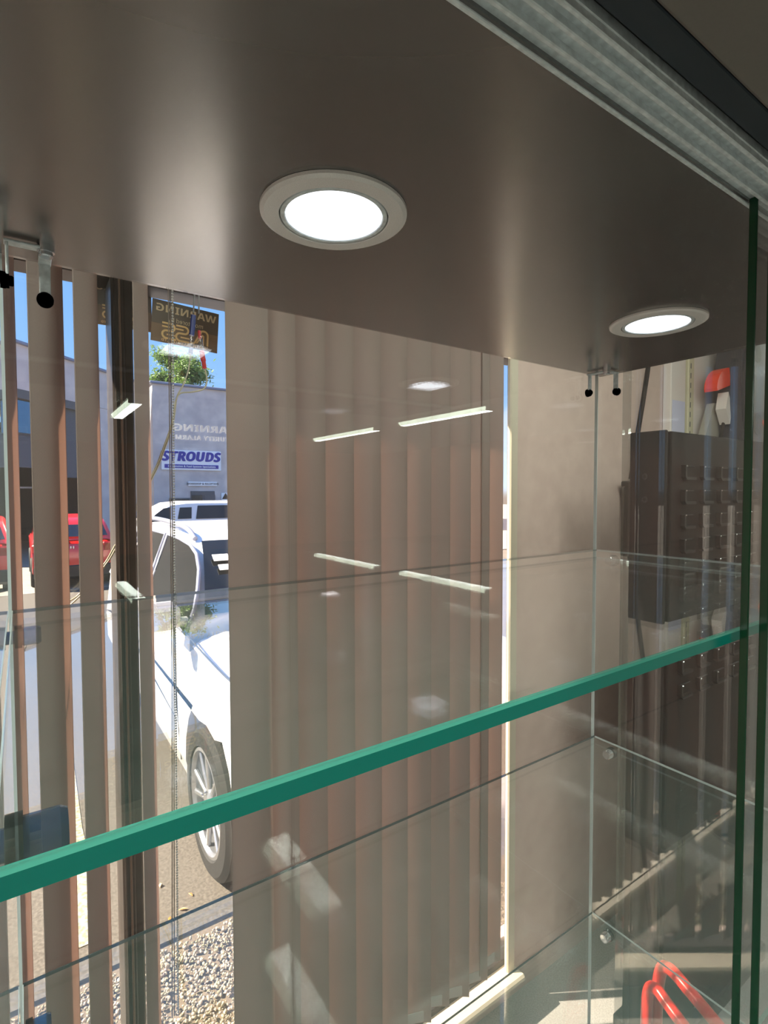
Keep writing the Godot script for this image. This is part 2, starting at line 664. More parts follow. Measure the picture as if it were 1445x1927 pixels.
func build_window() -> void:
	var w := Node3D.new()
	w.name = "window_1"
	add_child(w)
	w.set_meta("kind", "structure")
	var m := MB.new()      # outer frame
	m.box(Vector3(-0.203, 2.082, -1.20), Vector3(3.09, 0.026, 0.07), 0.004)
	m.box(Vector3(-0.203, 0.105, -1.20), Vector3(3.09, 0.03, 0.07), 0.004)
	m.box(Vector3(-1.73, 1.09, -1.20), Vector3(0.05, 1.96, 0.07), 0.004)
	m.box(Vector3(1.338, 1.09, -1.20), Vector3(0.012, 1.96, 0.05), 0.003)
	part("frame", m, mats.bronze, w)
	for x in [0.170, -0.82]:
		m = MB.new()
		m.box(Vector3(x, 1.095, -1.1925), Vector3(0.038, 1.95, 0.085), 0.003)
		m.box(Vector3(x - 0.006, 1.095, -1.148), Vector3(0.019, 1.95, 0.006), 0.002)
		var mu := part("mullion", m, mats.bronze, w)
		m = MB.new()
		m.box(Vector3(x - 0.005, 1.095, -1.144), Vector3(0.004, 1.95, 0.006), 0.001)
		part("glazing_bead", m, mats.bronze_light, mu)
	for p in [[-1.71, -0.84], [-0.80, 0.153], [0.189, 1.334]]:
		m = MB.new()
		m.box(Vector3((p[0] + p[1]) / 2, 1.095, -1.205), Vector3(p[1] - p[0], 1.95, 0.006))
		part("pane", m, mats.window_glass, w)
	m = MB.new()
	m.box(Vector3(-0.225, 0.094, -1.135), Vector3(3.05, 0.022, 0.07), 0.006)
	var s := struct("trim_1", m, mats.trim)
	s.set_meta("label", "pale window sill under the vertical blind")
	m = MB.new()      # architrave at the right of the opening
	m.box(Vector3(1.270, 1.09, -1.143), Vector3(0.036, 1.98, 0.016), 0.004)
	struct("trim_2", m, mats.trim)
	m = MB.new()
	m.box(Vector3(-0.225, 2.120, -1.143), Vector3(3.2, 0.05, 0.016), 0.004)
	struct("trim_3", m, mats.trim)
	m = MB.new()
	m.box(Vector3(-0.225, 2.087, -1.156), Vector3(3.03, 0.018, 0.010), 0.002)
	struct("trim_4", m, mats.trim)


# ---------------------------------------------------------------- the cabinet

func build_cabinet() -> void:
	var mid := (CAB_L + CAB_R) / 2.0
	var wide := CAB_R - CAB_L
	var c := thing("display_cabinet", "glass display cabinet with dark top panel, filling the foreground", "cabinet", Vector3(mid, 0, -0.35))
	var m := MB.new()
	m.box(Vector3(mid, TOP_Y + 0.011, -0.361), Vector3(wide + 0.03, 0.022, 0.390), 0.001)
	part("top_panel", m, mats.laminate, c)
	m = MB.new()     # board carried on above the doors
	m.box(Vector3(mid, TOP_Y + 0.06, -0.03), Vector3(wide + 0.03, 0.12, 0.185), 0.002)
	m.box(Vector3(mid, TOP_Y + 0.09, -0.25), Vector3(wide + 0.03, 0.06, 0.62), 0.002)
	part("header_board", m, mats.laminate_front, c)
	m = MB.new()
	m.box(Vector3(mid, TOP_Y + 0.012, -0.1302), Vector3(wide + 0.03, 0.02, 0.0138), 0.0006)
	part("header_strip", m, mats.navy, c)
	# three-lipped door track
	m = MB.new()
	m.box(Vector3(mid, TOP_Y + 0.006, -0.1543), Vector3(wide, 0.006, 0.0255), 0.0004)
	for z in [-0.1674, -0.1585, -0.1500, -0.1427]:
		m.box(Vector3(mid, TOP_Y + 0.002, z), Vector3(wide, 0.005, 0.0012), 0.0003)
		m.box(Vector3(mid, TOP_Y - 0.001, z), Vector3(wide, 0.0014, 0.0024), 0.0005)
	part("door_track", m, mats.alu, c)
	# glass walls, each with its polished edges
	m = MB.new()
	m.box(Vector3(mid, 1.075, CAB_B - 0.0025), Vector3(wide, 1.55, 0.005))
	var g := part("back_glass", m, mats.glass, c)
	for x in [CAB_L + 0.0006, CAB_R - 0.0006]:
		m = MB.new()
		m.box(Vector3(x, 1.075, CAB_B - 0.0025), Vector3(0.0012, 1.55, 0.0054))
		part("polished_edge", m, mats.pale_edge, g)
	for s in [-1.0, 1.0]:
		var x: float = CAB_L - 0.0025 if s < 0 else CAB_R + 0.0025
		m = MB.new()
		m.box(Vector3(x, 1.075, -0.3595), Vector3(0.005, 1.55, 0.391))
		g = part("side_glass", m, mats.glass, c)
		m = MB.new()
		m.box(Vector3(x, 1.075, CAB_B - 0.0047), Vector3(0.0054, 1.55, 0.0012))
		part("polished_edge", m, mats.pale_edge, g)
	# two sliding doors pushed to the right
	for d in [[0.4214, -0.1630], [0.4297, -0.1542]]:
		var x0: float = d[0]
		m = MB.new()
		m.box(Vector3((x0 + CAB_R) / 2, 1.0770, d[1]), Vector3(CAB_R - x0 - 0.001, 1.551, 0.005))
		g = part("sliding_door", m, mats.glass, c)
		m = MB.new()
		m.box(Vector3(x0 - 0.0006, 1.0770, d[1]), Vector3(0.0016, 1.551, 0.0053), 0.0005)
		part("polished_edge", m, mats.door_edge, g)
	# plinth
	m = MB.new()
	m.box(Vector3(mid, 0.15, -0.355), Vector3(wide + 0.03, 0.30, 0.40), 0.002)
	part("plinth", m, mats.laminate, c)
	# corner brackets under the top panel
	bracket(c, -1.0)
	bracket(c, 1.0)
	# shelf pins: four to a shelf
	for y in [1.5426, 1.2138, 0.8944]:
		for z in [-0.513, -0.21]:
			for s in [-1.0, 1.0]:
				shelf_pin(c, s, y, z)


func bracket(c: Node3D, s: float) -> void:
	var mat = mats.alu
	var cx := CAB_L if s < 0 else CAB_R
	var a := Vector3(cx - s * 0.031, TOP_Y - 0.0035, CAB_B + 0.005)      # by the back glass
	var b := Vector3(cx - s * 0.005, TOP_Y - 0.0035, CAB_B + 0.036)      # by the side glass
	var f0 := Vector3(a.x, a.y, b.z)                                      # front corner of the plate
	var m := MB.new()
	m.box((a + f0) / 2, Vector3(0.0095, 0.0022, absf(f0.z - a.z) + 0.007), 0.0006)
	m.box((b + f0) / 2, Vector3(absf(b.x - f0.x) + 0.004, 0.0022, 0.0095), 0.0006)
	var br := part("corner_bracket", m, mat, c)
	for e in [[a, Vector3(0, 0, 1)], [b, Vector3(-s, 0, 0)]]:
		var p: Vector3 = e[0]
		var f: Vector3 = e[1]
		var w := f.cross(Vector3.UP)
		m = MB.new()
		m.box(p + Vector3(0, -0.014, 0), Vector3(0.0085, 0.030, 0.0022), 0.0007, Basis(w, Vector3.UP, f))
		m.lathe([Vector2(0, -0.0011), Vector2(0.0058, -0.0011), Vector2(0.0058, 0.0011), Vector2(0, 0.0011)], Transform3D(Basis(w, f, -Vector3.UP), p + Vector3(0, -0.030, 0)), 20)
		part("arm", m, mat, br)
		m = MB.new()     # screw through the arm and the rubber washer on the glass
		m.lathe([Vector2(0, 0.004), Vector2(0.0032, 0.004), Vector2(0.0040, 0.0032), Vector2(0.0040, 0.001), Vector2(0, 0.001)].map(func(v): return v), Transform3D(Basis(w, f, -Vector3.UP), p + Vector3(0, -0.030, 0)), 18)
		part("screw", m, mats.chrome, br)
		m = MB.new()
		m.lathe([Vector2(0, -0.0048), Vector2(0.0064, -0.0048), Vector2(0.0064, -0.0012), Vector2(0, -0.0012)], Transform3D(Basis(w, f, -Vector3.UP), p + Vector3(0, -0.030, 0)), 20)
		part("rubber_washer", m, mats.rubber, br)
	m = MB.new()
	var o := f0
	m.lathe([Vector2(0, -0.006), Vector2(0.0042, -0.006), Vector2(0.0050, -0.005), Vector2(0.0050, -0.002), Vector2(0.0062, -0.002), Vector2(0.0062, 0.0036), Vector2(0, 0.0036)], Transform3D(Basis.IDENTITY, o), 20)
	part("bolt", m, mats.chrome, br)


func shelf_pin(c: Node3D, s: float, y: float, z: float) -> void:
	var cx := CAB_L if s < 0 else CAB_R
	var r := 0.0075
	var x := Transform3D(Basis(Vector3(0, 1, 0), Vector3(-s, 0, 0), Vector3(0, 0, s)), Vector3(cx, y - r - 0.0002, z))
	if s < 0:
		x = Transform3D(Basis(Vector3(0, 1, 0), Vector3(1, 0, 0), Vector3(0, 0, -1)), Vector3(cx, y - r - 0.0002, z))
	var m := MB.new()
	m.lathe([Vector2(0, 0), Vector2(r * 0.7, 0), Vector2(r * 0.7, 0.006), Vector2(r, 0.007), Vector2(r, 0.0185), Vector2(r * 0.85, 0.0208), Vector2(0, 0.021)], x, 24)
	var p := part("shelf_pin", m, mats.sleeve if s < 0 else mats.chrome, c)
	m = MB.new()
	m.lathe([Vector2(r, 0.003), Vector2(r * 1.2, 0.003), Vector2(r * 1.2, 0.008), Vector2(r, 0.008)], x, 24)
	part("collar", m, mats.rubber, p)


func build_shelves() -> void:
	var mid := (CAB_L + CAB_R) / 2.0
	var names := ["top glass shelf with thick green polished front edge", "middle glass shelf, the first one below the green-edged shelf", "lowest visible glass shelf, on the lower chrome pins"]
	var ys := [1.5506, 1.2218, 0.9024]
	for i in 3:
		var y: float = ys[i]
		var zf := -0.1698
		var t := thing("glass_shelf", names[i], "shelf", Vector3(mid, y - 0.008, -0.36), 0.0, "glass shelves of the cabinet")
		var wide := CAB_R - CAB_L - 0.003
		var m := MB.new()
		m.box(Vector3(mid, y - 0.004, (CAB_B + 0.002 + zf) / 2), Vector3(wide, 0.008, zf - CAB_B - 0.002))
		part("pane", m, mats.shelf_glass, t)
		m = MB.new()
		m.box(Vector3(mid, y - 0.0046, zf + 0.0006), Vector3(wide, 0.0066, 0.0012))
		part("front_edge", m, mats.shelf_edge, t)
		m = MB.new()
		var xf := [mid - wide / 2, mid + wide / 2]
		m.quad(Vector3(xf[0], y - 0.0013, zf + 0.0012), Vector3(xf[1], y - 0.0013, zf + 0.0012), Vector3(xf[1], y + 0.0002, zf - 0.0012), Vector3(xf[0], y + 0.0002, zf - 0.0012))
		m.quad(Vector3(xf[1], y - 0.0079, zf + 0.0012), Vector3(xf[0], y - 0.0079, zf + 0.0012), Vector3(xf[0], y - 0.0083, zf + 0.0002), Vector3(xf[1], y - 0.0083, zf + 0.0002))
		part("arris", m, mats.shelf_arris, t)
		m = MB.new()
		m.box(Vector3(mid, y - 0.0016, CAB_B + 0.0018), Vector3(wide, 0.0028, 0.0010))
		part("rear_edge", m, mats.rear_line, t)
		for x in xf:
			m = MB.new()
			m.box(Vector3(x, y - 0.0016, (CAB_B + zf) / 2), Vector3(0.0008, 0.0028, zf - CAB_B - 0.006))
			part("side_edge", m, mats.pale_edge, t)


func build_downlights() -> void:
	var xs := [0.190, 0.6245]
	var labels := ["lit round downlight nearer the camera, left one in the dark top panel", "lit round downlight further away, right one above the bracket corner"]
	for i in 2:
		var at := Vector3(xs[i], TOP_Y, -0.340)
		var t := thing("downlight", labels[i], "light", at, 0.0, "downlights in the top panel")
		var down := Transform3D(Basis(Vector3(1, 0, 0), Vector3(0, -1, 0), Vector3(0, 0, -1)), at)
		var m := MB.new()
		m.lathe([Vector2(0.0390, 0.0005), Vector2(0.0390, 0.0036), Vector2(0.0395, 0.0040), Vector2(0.0495, 0.0036), Vector2(0.0522, 0.0022), Vector2(0.0524, 0.0002)].map(func(v): return v), mirrored(down), 64)
		part("trim_ring", m, mats.steel, t)
		m = MB.new()
		m.lathe([Vector2(0.0345, 0.0010), Vector2(0.0345, 0.0030), Vector2(0.0352, 0.0036), Vector2(0.0378, 0.0036), Vector2(0.0382, 0.0030), Vector2(0.0382, 0.0005)].map(func(v): return v), mirrored(down), 64)
		part("bezel", m, mats.alu, t)
		m = MB.new()
		m.lathe([Vector2(0, 0.0022), Vector2(0.0200, 0.0021), Vector2(0.0348, 0.0016)], mirrored(down), 48)
		part("lens", m, mats.lens_glow, t)
		m = MB.new()
		for k in 19:
			var ring := 0 if k == 0 else (1 if k < 7 else 2)
			var a := 0.0 if k == 0 else (TAU * (k - 1) / 6.0 if k < 7 else TAU * (k - 7) / 12.0)
			var p := Vector3(cos(a), 0, sin(a)) * 0.0125 * ring
			m.lathe([Vector2(0, 0.0034), Vector2(0.0018, 0.0028), Vector2(0.0026, 0.0020)], Transform3D(mirrored(down).basis, mirrored(down) * p), 8)
		part("led", m, mats.led_glow, t).set_meta("kind", "stuff")
		var l := AreaLight3D.new()
		l.name = "lamp"
		l.light_color = Color(0.95, 0.97, 1.0)
		l.light_energy = 0.0045
		l.area_size = Vector2(0.056, 0.056)
		l.area_range = 20.0
		l.area_attenuation = 2.0
		l.shadow_enabled = true
		t.add_child(l)
		l.position = Vector3(0, -0.006, 0)
		l.rotation.x = -PI / 2


func mirrored(x: Transform3D) -> Transform3D:
	return x


func build_fluorescents() -> void:
	var spots := [  # battens beyond the glass reflections are added, unseen, to brighten the room
		[1.12, 6.27, 1.5, "fluorescent batten on the ceiling in the middle row, far end"],
		[1.12, 0.5, 2.2, "added unseen batten over the camera, put in to brighten the cabinet"],
		[-0.75, 0.3, 2.2, "added unseen batten left of the cabinet, put in to brighten the lower wall"],
		[4.90, 4.60, 1.9, "fluorescent batten on the ceiling of the right row, second from the window"],
		[4.90, 7.33, 2.25, "fluorescent batten on the ceiling of the right row, third from the window"],
		[4.7, 0.35, 2.0, "added unseen batten in the right row near the window, fill for the right side"],
		[-2.2, 0.8, 2.2, "added unseen fill batten on the left, nearest the window"],
		[-2.2, 3.6, 2.2, "added unseen fill batten on the left, second from the window"],
		[-2.2, 6.6, 2.2, "added unseen fill batten on the left, third from the window"],
		[7.4, 0.8, 2.2, "added unseen fill batten by the right wall, nearest the window"],
	]
	for s in spots:
		var at := Vector3(s[0], 2.75, s[1])
		var t := thing("fluorescent_light", s[3], "light", at, 0.0, "fluorescent battens in the shop ceiling")
		var m := MB.new()
		var half: float = s[2] / 2.0
		m.box(at + Vector3(0, -0.012, 0), Vector3(0.22, 0.024, s[2]), 0.006)
		for e in [-1.0, 1.0]:
			m.box(at + Vector3(0, -0.045, e * (half - 0.01)), Vector3(0.19, 0.062, 0.02), 0.004)
		part("fitting", m, mats.fitting, t)
		m = MB.new()
		var sec := PackedVector2Array([Vector2(-0.085, -0.024), Vector2(0.085, -0.024), Vector2(0.055, -0.072), Vector2(-0.055, -0.072)])
		m.prism(sec, s[2] - 0.04, Transform3D(Basis.IDENTITY, at + Vector3(0, 0, -half + 0.02)))
		part("diffuser", m, mats.tube_glow, t)
		var l := AreaLight3D.new()
		l.name = "lamp"
		l.area_size = Vector2(0.11, s[2] - 0.06)
		l.light_color = Color(0.97, 1.0, 0.98)
		l.light_energy = 1.5 if s[1] > 4.0 and s[0] > 0.0 else 2.05
		l.area_range = 30.0
		l.area_attenuation = 2.0
		l.shadow_enabled = true
		t.add_child(l)
		l.position = Vector3(0, -0.076, 0)
		l.rotation.x = -PI / 2
	# a round ceiling lamp between the rows
	var c := Vector3(3.16, 2.75, 4.7)
	var d := thing("ceiling_lamp", "round lamp on the shop ceiling between the batten rows", "light", c)
	var dm := MB.new()
	var down := Transform3D(Basis(Vector3(1, 0, 0), Vector3(0, -1, 0), Vector3(0, 0, -1)), c)
	dm.lathe([Vector2(0.14, 0), Vector2(0.17, 0), Vector2(0.17, 0.02), Vector2(0.14, 0.03)], down, 40)
	part("rim", dm, mats.fitting, d)
	dm = MB.new()
	dm.lathe([Vector2(0.14, 0.02), Vector2(0.08, 0.035), Vector2(0, 0.04)], down, 40)
	part("diffuser", dm, mats.lens_glow, d)
	var dl := AreaLight3D.new()
	dl.name = "lamp"
	dl.area_size = Vector2(0.18, 0.18)
	dl.light_energy = 0.15
	dl.area_range = 30.0
	dl.area_attenuation = 2.0
	dl.shadow_enabled = true
	d.add_child(dl)
	dl.position = Vector3(0, -0.045, 0)
	dl.rotation.x = -PI / 2


# ---------------------------------------------------------------- blind

func slat_mesh(length: float) -> ArrayMesh:
	# a fabric vane hanging from y = 0, its section a shallow arc, with a sewn bottom hem
	var m := MB.new()
	var half := 0.0445
	var rows_f := []
	var rows_b := []
	for i in 2:
		var y := -length * i
		var f := []
		var b := []
		for k in 13:
			var u := lerpf(-1, 1, k / 12.0)
			var z := 0.009 * (1.0 - u * u)
			f.append(Vector3(u * half, y, z + 0.0005))
			b.append(Vector3(-u * half, y, z - 0.0005))
		rows_f.append(f)
		rows_b.append(b)
	rows_f.reverse()
	rows_b.reverse()
	m.grid(rows_f)
	m.grid(rows_b)
	for u in [-1.0, 1.0]:
		m.box(Vector3(u * half, -length / 2, 0), Vector3(0.0012, length, 0.0018))
	return m.done()


func build_blind() -> void:
	var t := thing("vertical_blind", "pinkish beige fabric vertical blind across the window, right half closed", "blind", Vector3(0, 0.25, -1.09))
	var m := MB.new()
	m.box(Vector3(-0.22, 2.155, -1.09), Vector3(3.0, 0.035, 0.045), 0.004)
	part("headrail", m, mats.fitting, t)
	var tall := 1.91
	var mesh := slat_mesh(tall)
	var spots := []
	# open vanes on the left, turned about sixty degrees
	for k in 20:
		spots.append([-0.088 - 0.0625 * k, 60.0 + rng.randf_range(-2, 2)])
	spots.append([-0.0235, 62.0])
	spots.append([0.0425, 53.5])
	spots.append([0.1028, 60.5])
	spots.append([0.1930, 64.5])
	# closed, overlapping vanes on the right
	spots.append_array([[0.399, -6.0], [0.4600, 160.0], [0.5324, 158.0], [0.608, 160.0], [0.685, 161.0], [0.7650, 159.0], [0.8443, 161.0], [0.9080, 157.0], [0.9840, 159.0], [1.062, 168.0], [1.127, 182.0]])
	for s in spots:
		var low := rng.randf_range(-0.012, 0.012)
		var v := put("slat", mesh, mats.fabric, t, Transform3D(Basis(Vector3.UP, deg_to_rad(s[1])), Vector3(s[0], 2.125 + low - 0.25, 0)))
		# carrier hook above, weight and link chain below
		m = MB.new()
		m.box(Vector3(0, 0.008, 0.004), Vector3(0.012, 0.022, 0.006), 0.001)
		put("hanger", m.done(), mats.bead, v)
		m = MB.new()
		m.box(Vector3(0, -tall + 0.018, 0.0062), Vector3(0.080, 0.030, 0.0016), 0.0005)
		put("bottom_weight", m.done(), mats.bead, v)
	# control: bead chain with two runs and a pull cord
	m = MB.new()
	var ball := SphereMesh.new()
	ball.radius = 0.0021
	ball.height = 0.0042
	ball.radial_segments = 8
	ball.rings = 5
	for k in 290:
		var y := 2.13 - k * 0.0052
		m.add(ball, Transform3D(Basis.IDENTITY, Vector3(lerpf(0.245, 0.232, k / 290.0), y, -1.062)))
	part("bead_chain", m, mats.bead, t).set_meta("kind", "stuff")
	m = MB.new()
	m.tube([Vector3(0.238, 2.13, -1.064), Vector3(0.232, 1.3, -1.064), Vector3(0.221, 0.62, -1.064)], 0.0010, 6)
	part("pull_cord", m, mats.cord, t)
	m = MB.new()
	m.tube([Vector3(0.2415, 2.13, -1.066), Vector3(0.236, 1.3, -1.066), Vector3(0.2255, 0.62, -1.066)], 0.0010, 6)
	part("pull_cord", m, mats.cord, t)


# ---------------------------------------------------------------- stickers and leads on the window

# writing that faces outwards, seen from inside as its mirror image; x0 is the end at the right hand of somebody inside
func outward(x: float, y: float, z: float, turn := 0.0) -> Transform3D:
	return Transform3D(Basis(Vector3.UP, PI) * Basis(Vector3(0, 0, 1), turn), Vector3(x, y, z))


func warning_sticker(at: Vector3, wide: float, tall: float, label: String, tilt: float) -> void:
	var t := thing("warning_sticker", label, "sticker", at, 0.0, "security stickers on the window")
	t.rotation.z = tilt
	var m := MB.new()
	m.box(Vector3(0, tall * 0.22, 0), Vector3(wide, tall * 0.56, 0.0006), 0.0002)
	put("dark_band", m.done(), mats.sticker, t)
	m = MB.new()
	m.box(Vector3(0, -tall * 0.28, 0), Vector3(wide, tall * 0.44, 0.0006), 0.0002)
	put("brown_band", m.done(), mats.sticker_low, t)
	var k := wide / 0.136
	m = MB.new()
	m.add(lettering("WARNING", 0.0150 * k, 0.0016), Transform3D(Basis(Vector3.UP, PI) * Basis.from_scale(Vector3(1.22, 1, 1)), Vector3(0, tall * 0.32, 0)))
	put("heading", m.done(), mats.tan, t)
	m = MB.new()
	m.add(lettering("monitored by", 0.0085 * k, 0.0016, false), Transform3D(Basis(Vector3.UP, PI), Vector3(0, tall * 0.08, 0)))
	put("line", m.done(), mats.tan, t)
	# striped N S S lettering
	m = MB.new()
	var x := Transform3D(Basis(Vector3.UP, PI), Vector3(0, -tall * 0.20, 0.0008))
	var u := 0.0022 * k
	var n_out := PackedVector2Array([Vector2(-21, -7), Vector2(-21, 3)])
	n_out.append_array(arc(Vector2(-17, 3), Vector2(4, 4), 180, 60, 6))
	n_out.append_array(PackedVector2Array([Vector2(-9, -5.5), Vector2(-8, -6.5), Vector2(-6, -7), Vector2(-5, -6)]))
	var s_one := PackedVector2Array([Vector2(9, 7), Vector2(1, 7)])
	s_one.append_array(arc(Vector2(1, 3.6), Vector2(3.4, 3.4), 90, 270, 8))
	s_one.append_array(arc(Vector2(5, -3.4), Vector2(3.6, 3.6), 90, -90, 8))
	s_one.append(Vector2(-4, -7))
	var inner := PackedVector2Array([Vector2(9, 3.7), Vector2(2, 3.7)])
	for line in [n_out]:
		m.stroke(scaled2(line, u, Vector2.ZERO), 1.7 * u, 0.0016, x)
	m.stroke(scaled2(PackedVector2Array([Vector2(-17, -7), Vector2(-17, 2), Vector2(-16, 2.6), Vector2(-10.5, -6)]), u, Vector2.ZERO), 1.2 * u, 0.0016, x)
	for dx in [0.0, 12.5]:
		m.stroke(scaled2(s_one, u, Vector2(dx, 0)), 1.7 * u, 0.0016, x)
		m.stroke(scaled2(inner, u, Vector2(dx, 0)), 1.3 * u, 0.0016, x)
		m.stroke(scaled2(PackedVector2Array([Vector2(-4, -3.4), Vector2(4.5, -3.4)]), u, Vector2(dx, 0)), 1.3 * u, 0.0016, x)
	put("emblem", m.done(), mats.gold, t)
	m = MB.new()
	m.add(lettering("NORTH  SECURITY LTD", 0.0052 * k, 0.0016), Transform3D(Basis(Vector3.UP, PI) * Basis.from_scale(Vector3(1.25, 1, 1)), Vector3(0, -tall * 0.43, 0)))
	put("line", m.done(), mats.gold, t)


func scaled2(p: PackedVector2Array, k: float, shift: Vector2) -> PackedVector2Array:
	var out := PackedVector2Array()
	for q in p:
		out.append((q + shift) * k)
	return out


func build_stickers() -> void:
	warning_sticker(Vector3(0.3025, 2.010, -1.1995), 0.139, 0.088, "dark brown security sticker with gold lettering hanging clear of the blind", -0.06)
	warning_sticker(Vector3(0.186, 2.045, -1.243), 0.112, 0.094, "dark brown security sticker half hidden between slat and mullion", 0.0)
	var t := thing("window_lettering", "faint white security lettering on the window glass above the blue sign", "lettering", Vector3(0.345, 1.782, -1.2005))
	var m := MB.new()
	m.add(lettering("WARNING", 0.0150, 0.0008), Transform3D(Basis(Vector3.UP, PI) * Basis.from_scale(Vector3(1.45, 1, 1)), Vector3(0, 0.010, 0)))
	put("heading", m.done(), mats.frost, t)
	m = MB.new()
	m.add(lettering("SECURITY ALARM", 0.0100, 0.0008), Transform3D(Basis(Vector3.UP, PI) * Basis.from_scale(Vector3(1.2, 1, 1)), Vector3(0, -0.011, 0)))
	put("line", m.done(), mats.frost, t)


func build_leads() -> void:
	# two thin leads hang from above, each ending in a sleeve; the cable runs on to the lower left behind the vanes
	for k in 2:
		var red := k == 1
		var top := Vector3(0.307 if red else 0.301, 2.14, -1.118)
		var a := Vector3(0.308 if red else 0.297, 1.966, -1.118)
		var t := thing("wire_connector", "red sleeved wire connector hanging in front of the window sticker" if red else "blue sleeved wire connector hanging in front of the window sticker", "connector", a)
		var m := MB.new()
		m.tube([top, a.lerp(top, 0.5) + Vector3(0.001, 0, 0), a + Vector3(0, 0.05, 0)], 0.0016, 6)
		part("hanging_wire", m, mats.cable, t)
		m = MB.new()
		if red:
			m.tube([a + Vector3(0, 0.016, 0), a + Vector3(0.001, 0.0, 0)], 0.0030, 10)
			m.tube([a + Vector3(0.005, -0.024, 0), a + Vector3(0.006, -0.036, 0), a + Vector3(0.008, -0.045, 0)], 0.0052, 10)
			m.tube([a + Vector3(0.008, -0.045, 0), a + Vector3(0.010, -0.060, 0)], 0.0042, 10)
		else:
			m.tube([a + Vector3(0.000, 0.045, 0), a + Vector3(-0.002, 0.020, 0), a + Vector3(-0.004, 0.004, 0)], 0.0050, 10)
			m.tube([a + Vector3(-0.006, -0.024, 0), a + Vector3(-0.007, -0.034, 0)], 0.0045, 10)
		part("sleeve", m, mats.red_plastic if red else mats.blue_plastic, t)
		m = MB.new()
		m.tube([a + Vector3(0.001 if red else -0.004, 0.004, 0), a + Vector3(0.005 if red else -0.006, -0.026, 0)], 0.0042, 10)
		part("clear_joint", m, mats.window_glass, t)
		m = MB.new()
		if red:
			m.tube(smooth_path([Vector3(0.318, 1.906, -1.118), Vector3(0.323, 1.884, -1.12), Vector3(0.316, 1.865, -1.12), Vector3(0.293, 1.856, -1.12), Vector3(0.270, 1.851, -1.12), Vector3(0.260, 1.834, -1.12), Vector3(0.251, 1.786, -1.12), Vector3(0.236, 1.733, -1.138), Vector3(0.220, 1.688, -1.152), Vector3(0.151, 1.546, -1.165), Vector3(0.127, 1.505, -1.165), Vector3(0.088, 1.458, -1.160), Vector3(0.064, 1.442, -1.155), Vector3(0.012, 1.402, -1.150), Vector3(-0.012, 1.35, -1.150), Vector3(-0.08, 1.33, -1.150)]), 0.0016, 6)
		else:
			m.tube(smooth_path([Vector3(0.290, 1.932, -1.118), Vector3(0.286, 1.900, -1.12), Vector3(0.275, 1.868, -1.12), Vector3(0.263, 1.842, -1.122), Vector3(0.255, 1.790, -1.123), Vector3(0.240, 1.733, -1.142), Vector3(0.223, 1.686, -1.155), Vector3(0.155, 1.544, -1.169), Vector3(0.130, 1.503, -1.169), Vector3(0.090, 1.454, -1.164), Vector3(0.015, 1.392, -1.154), Vector3(-0.08, 1.32, -1.154)]), 0.0016, 6)
		part("lead", m, mats.cable_pale, t)


# ---------------------------------------------------------------- the shop to the right of the cabinet

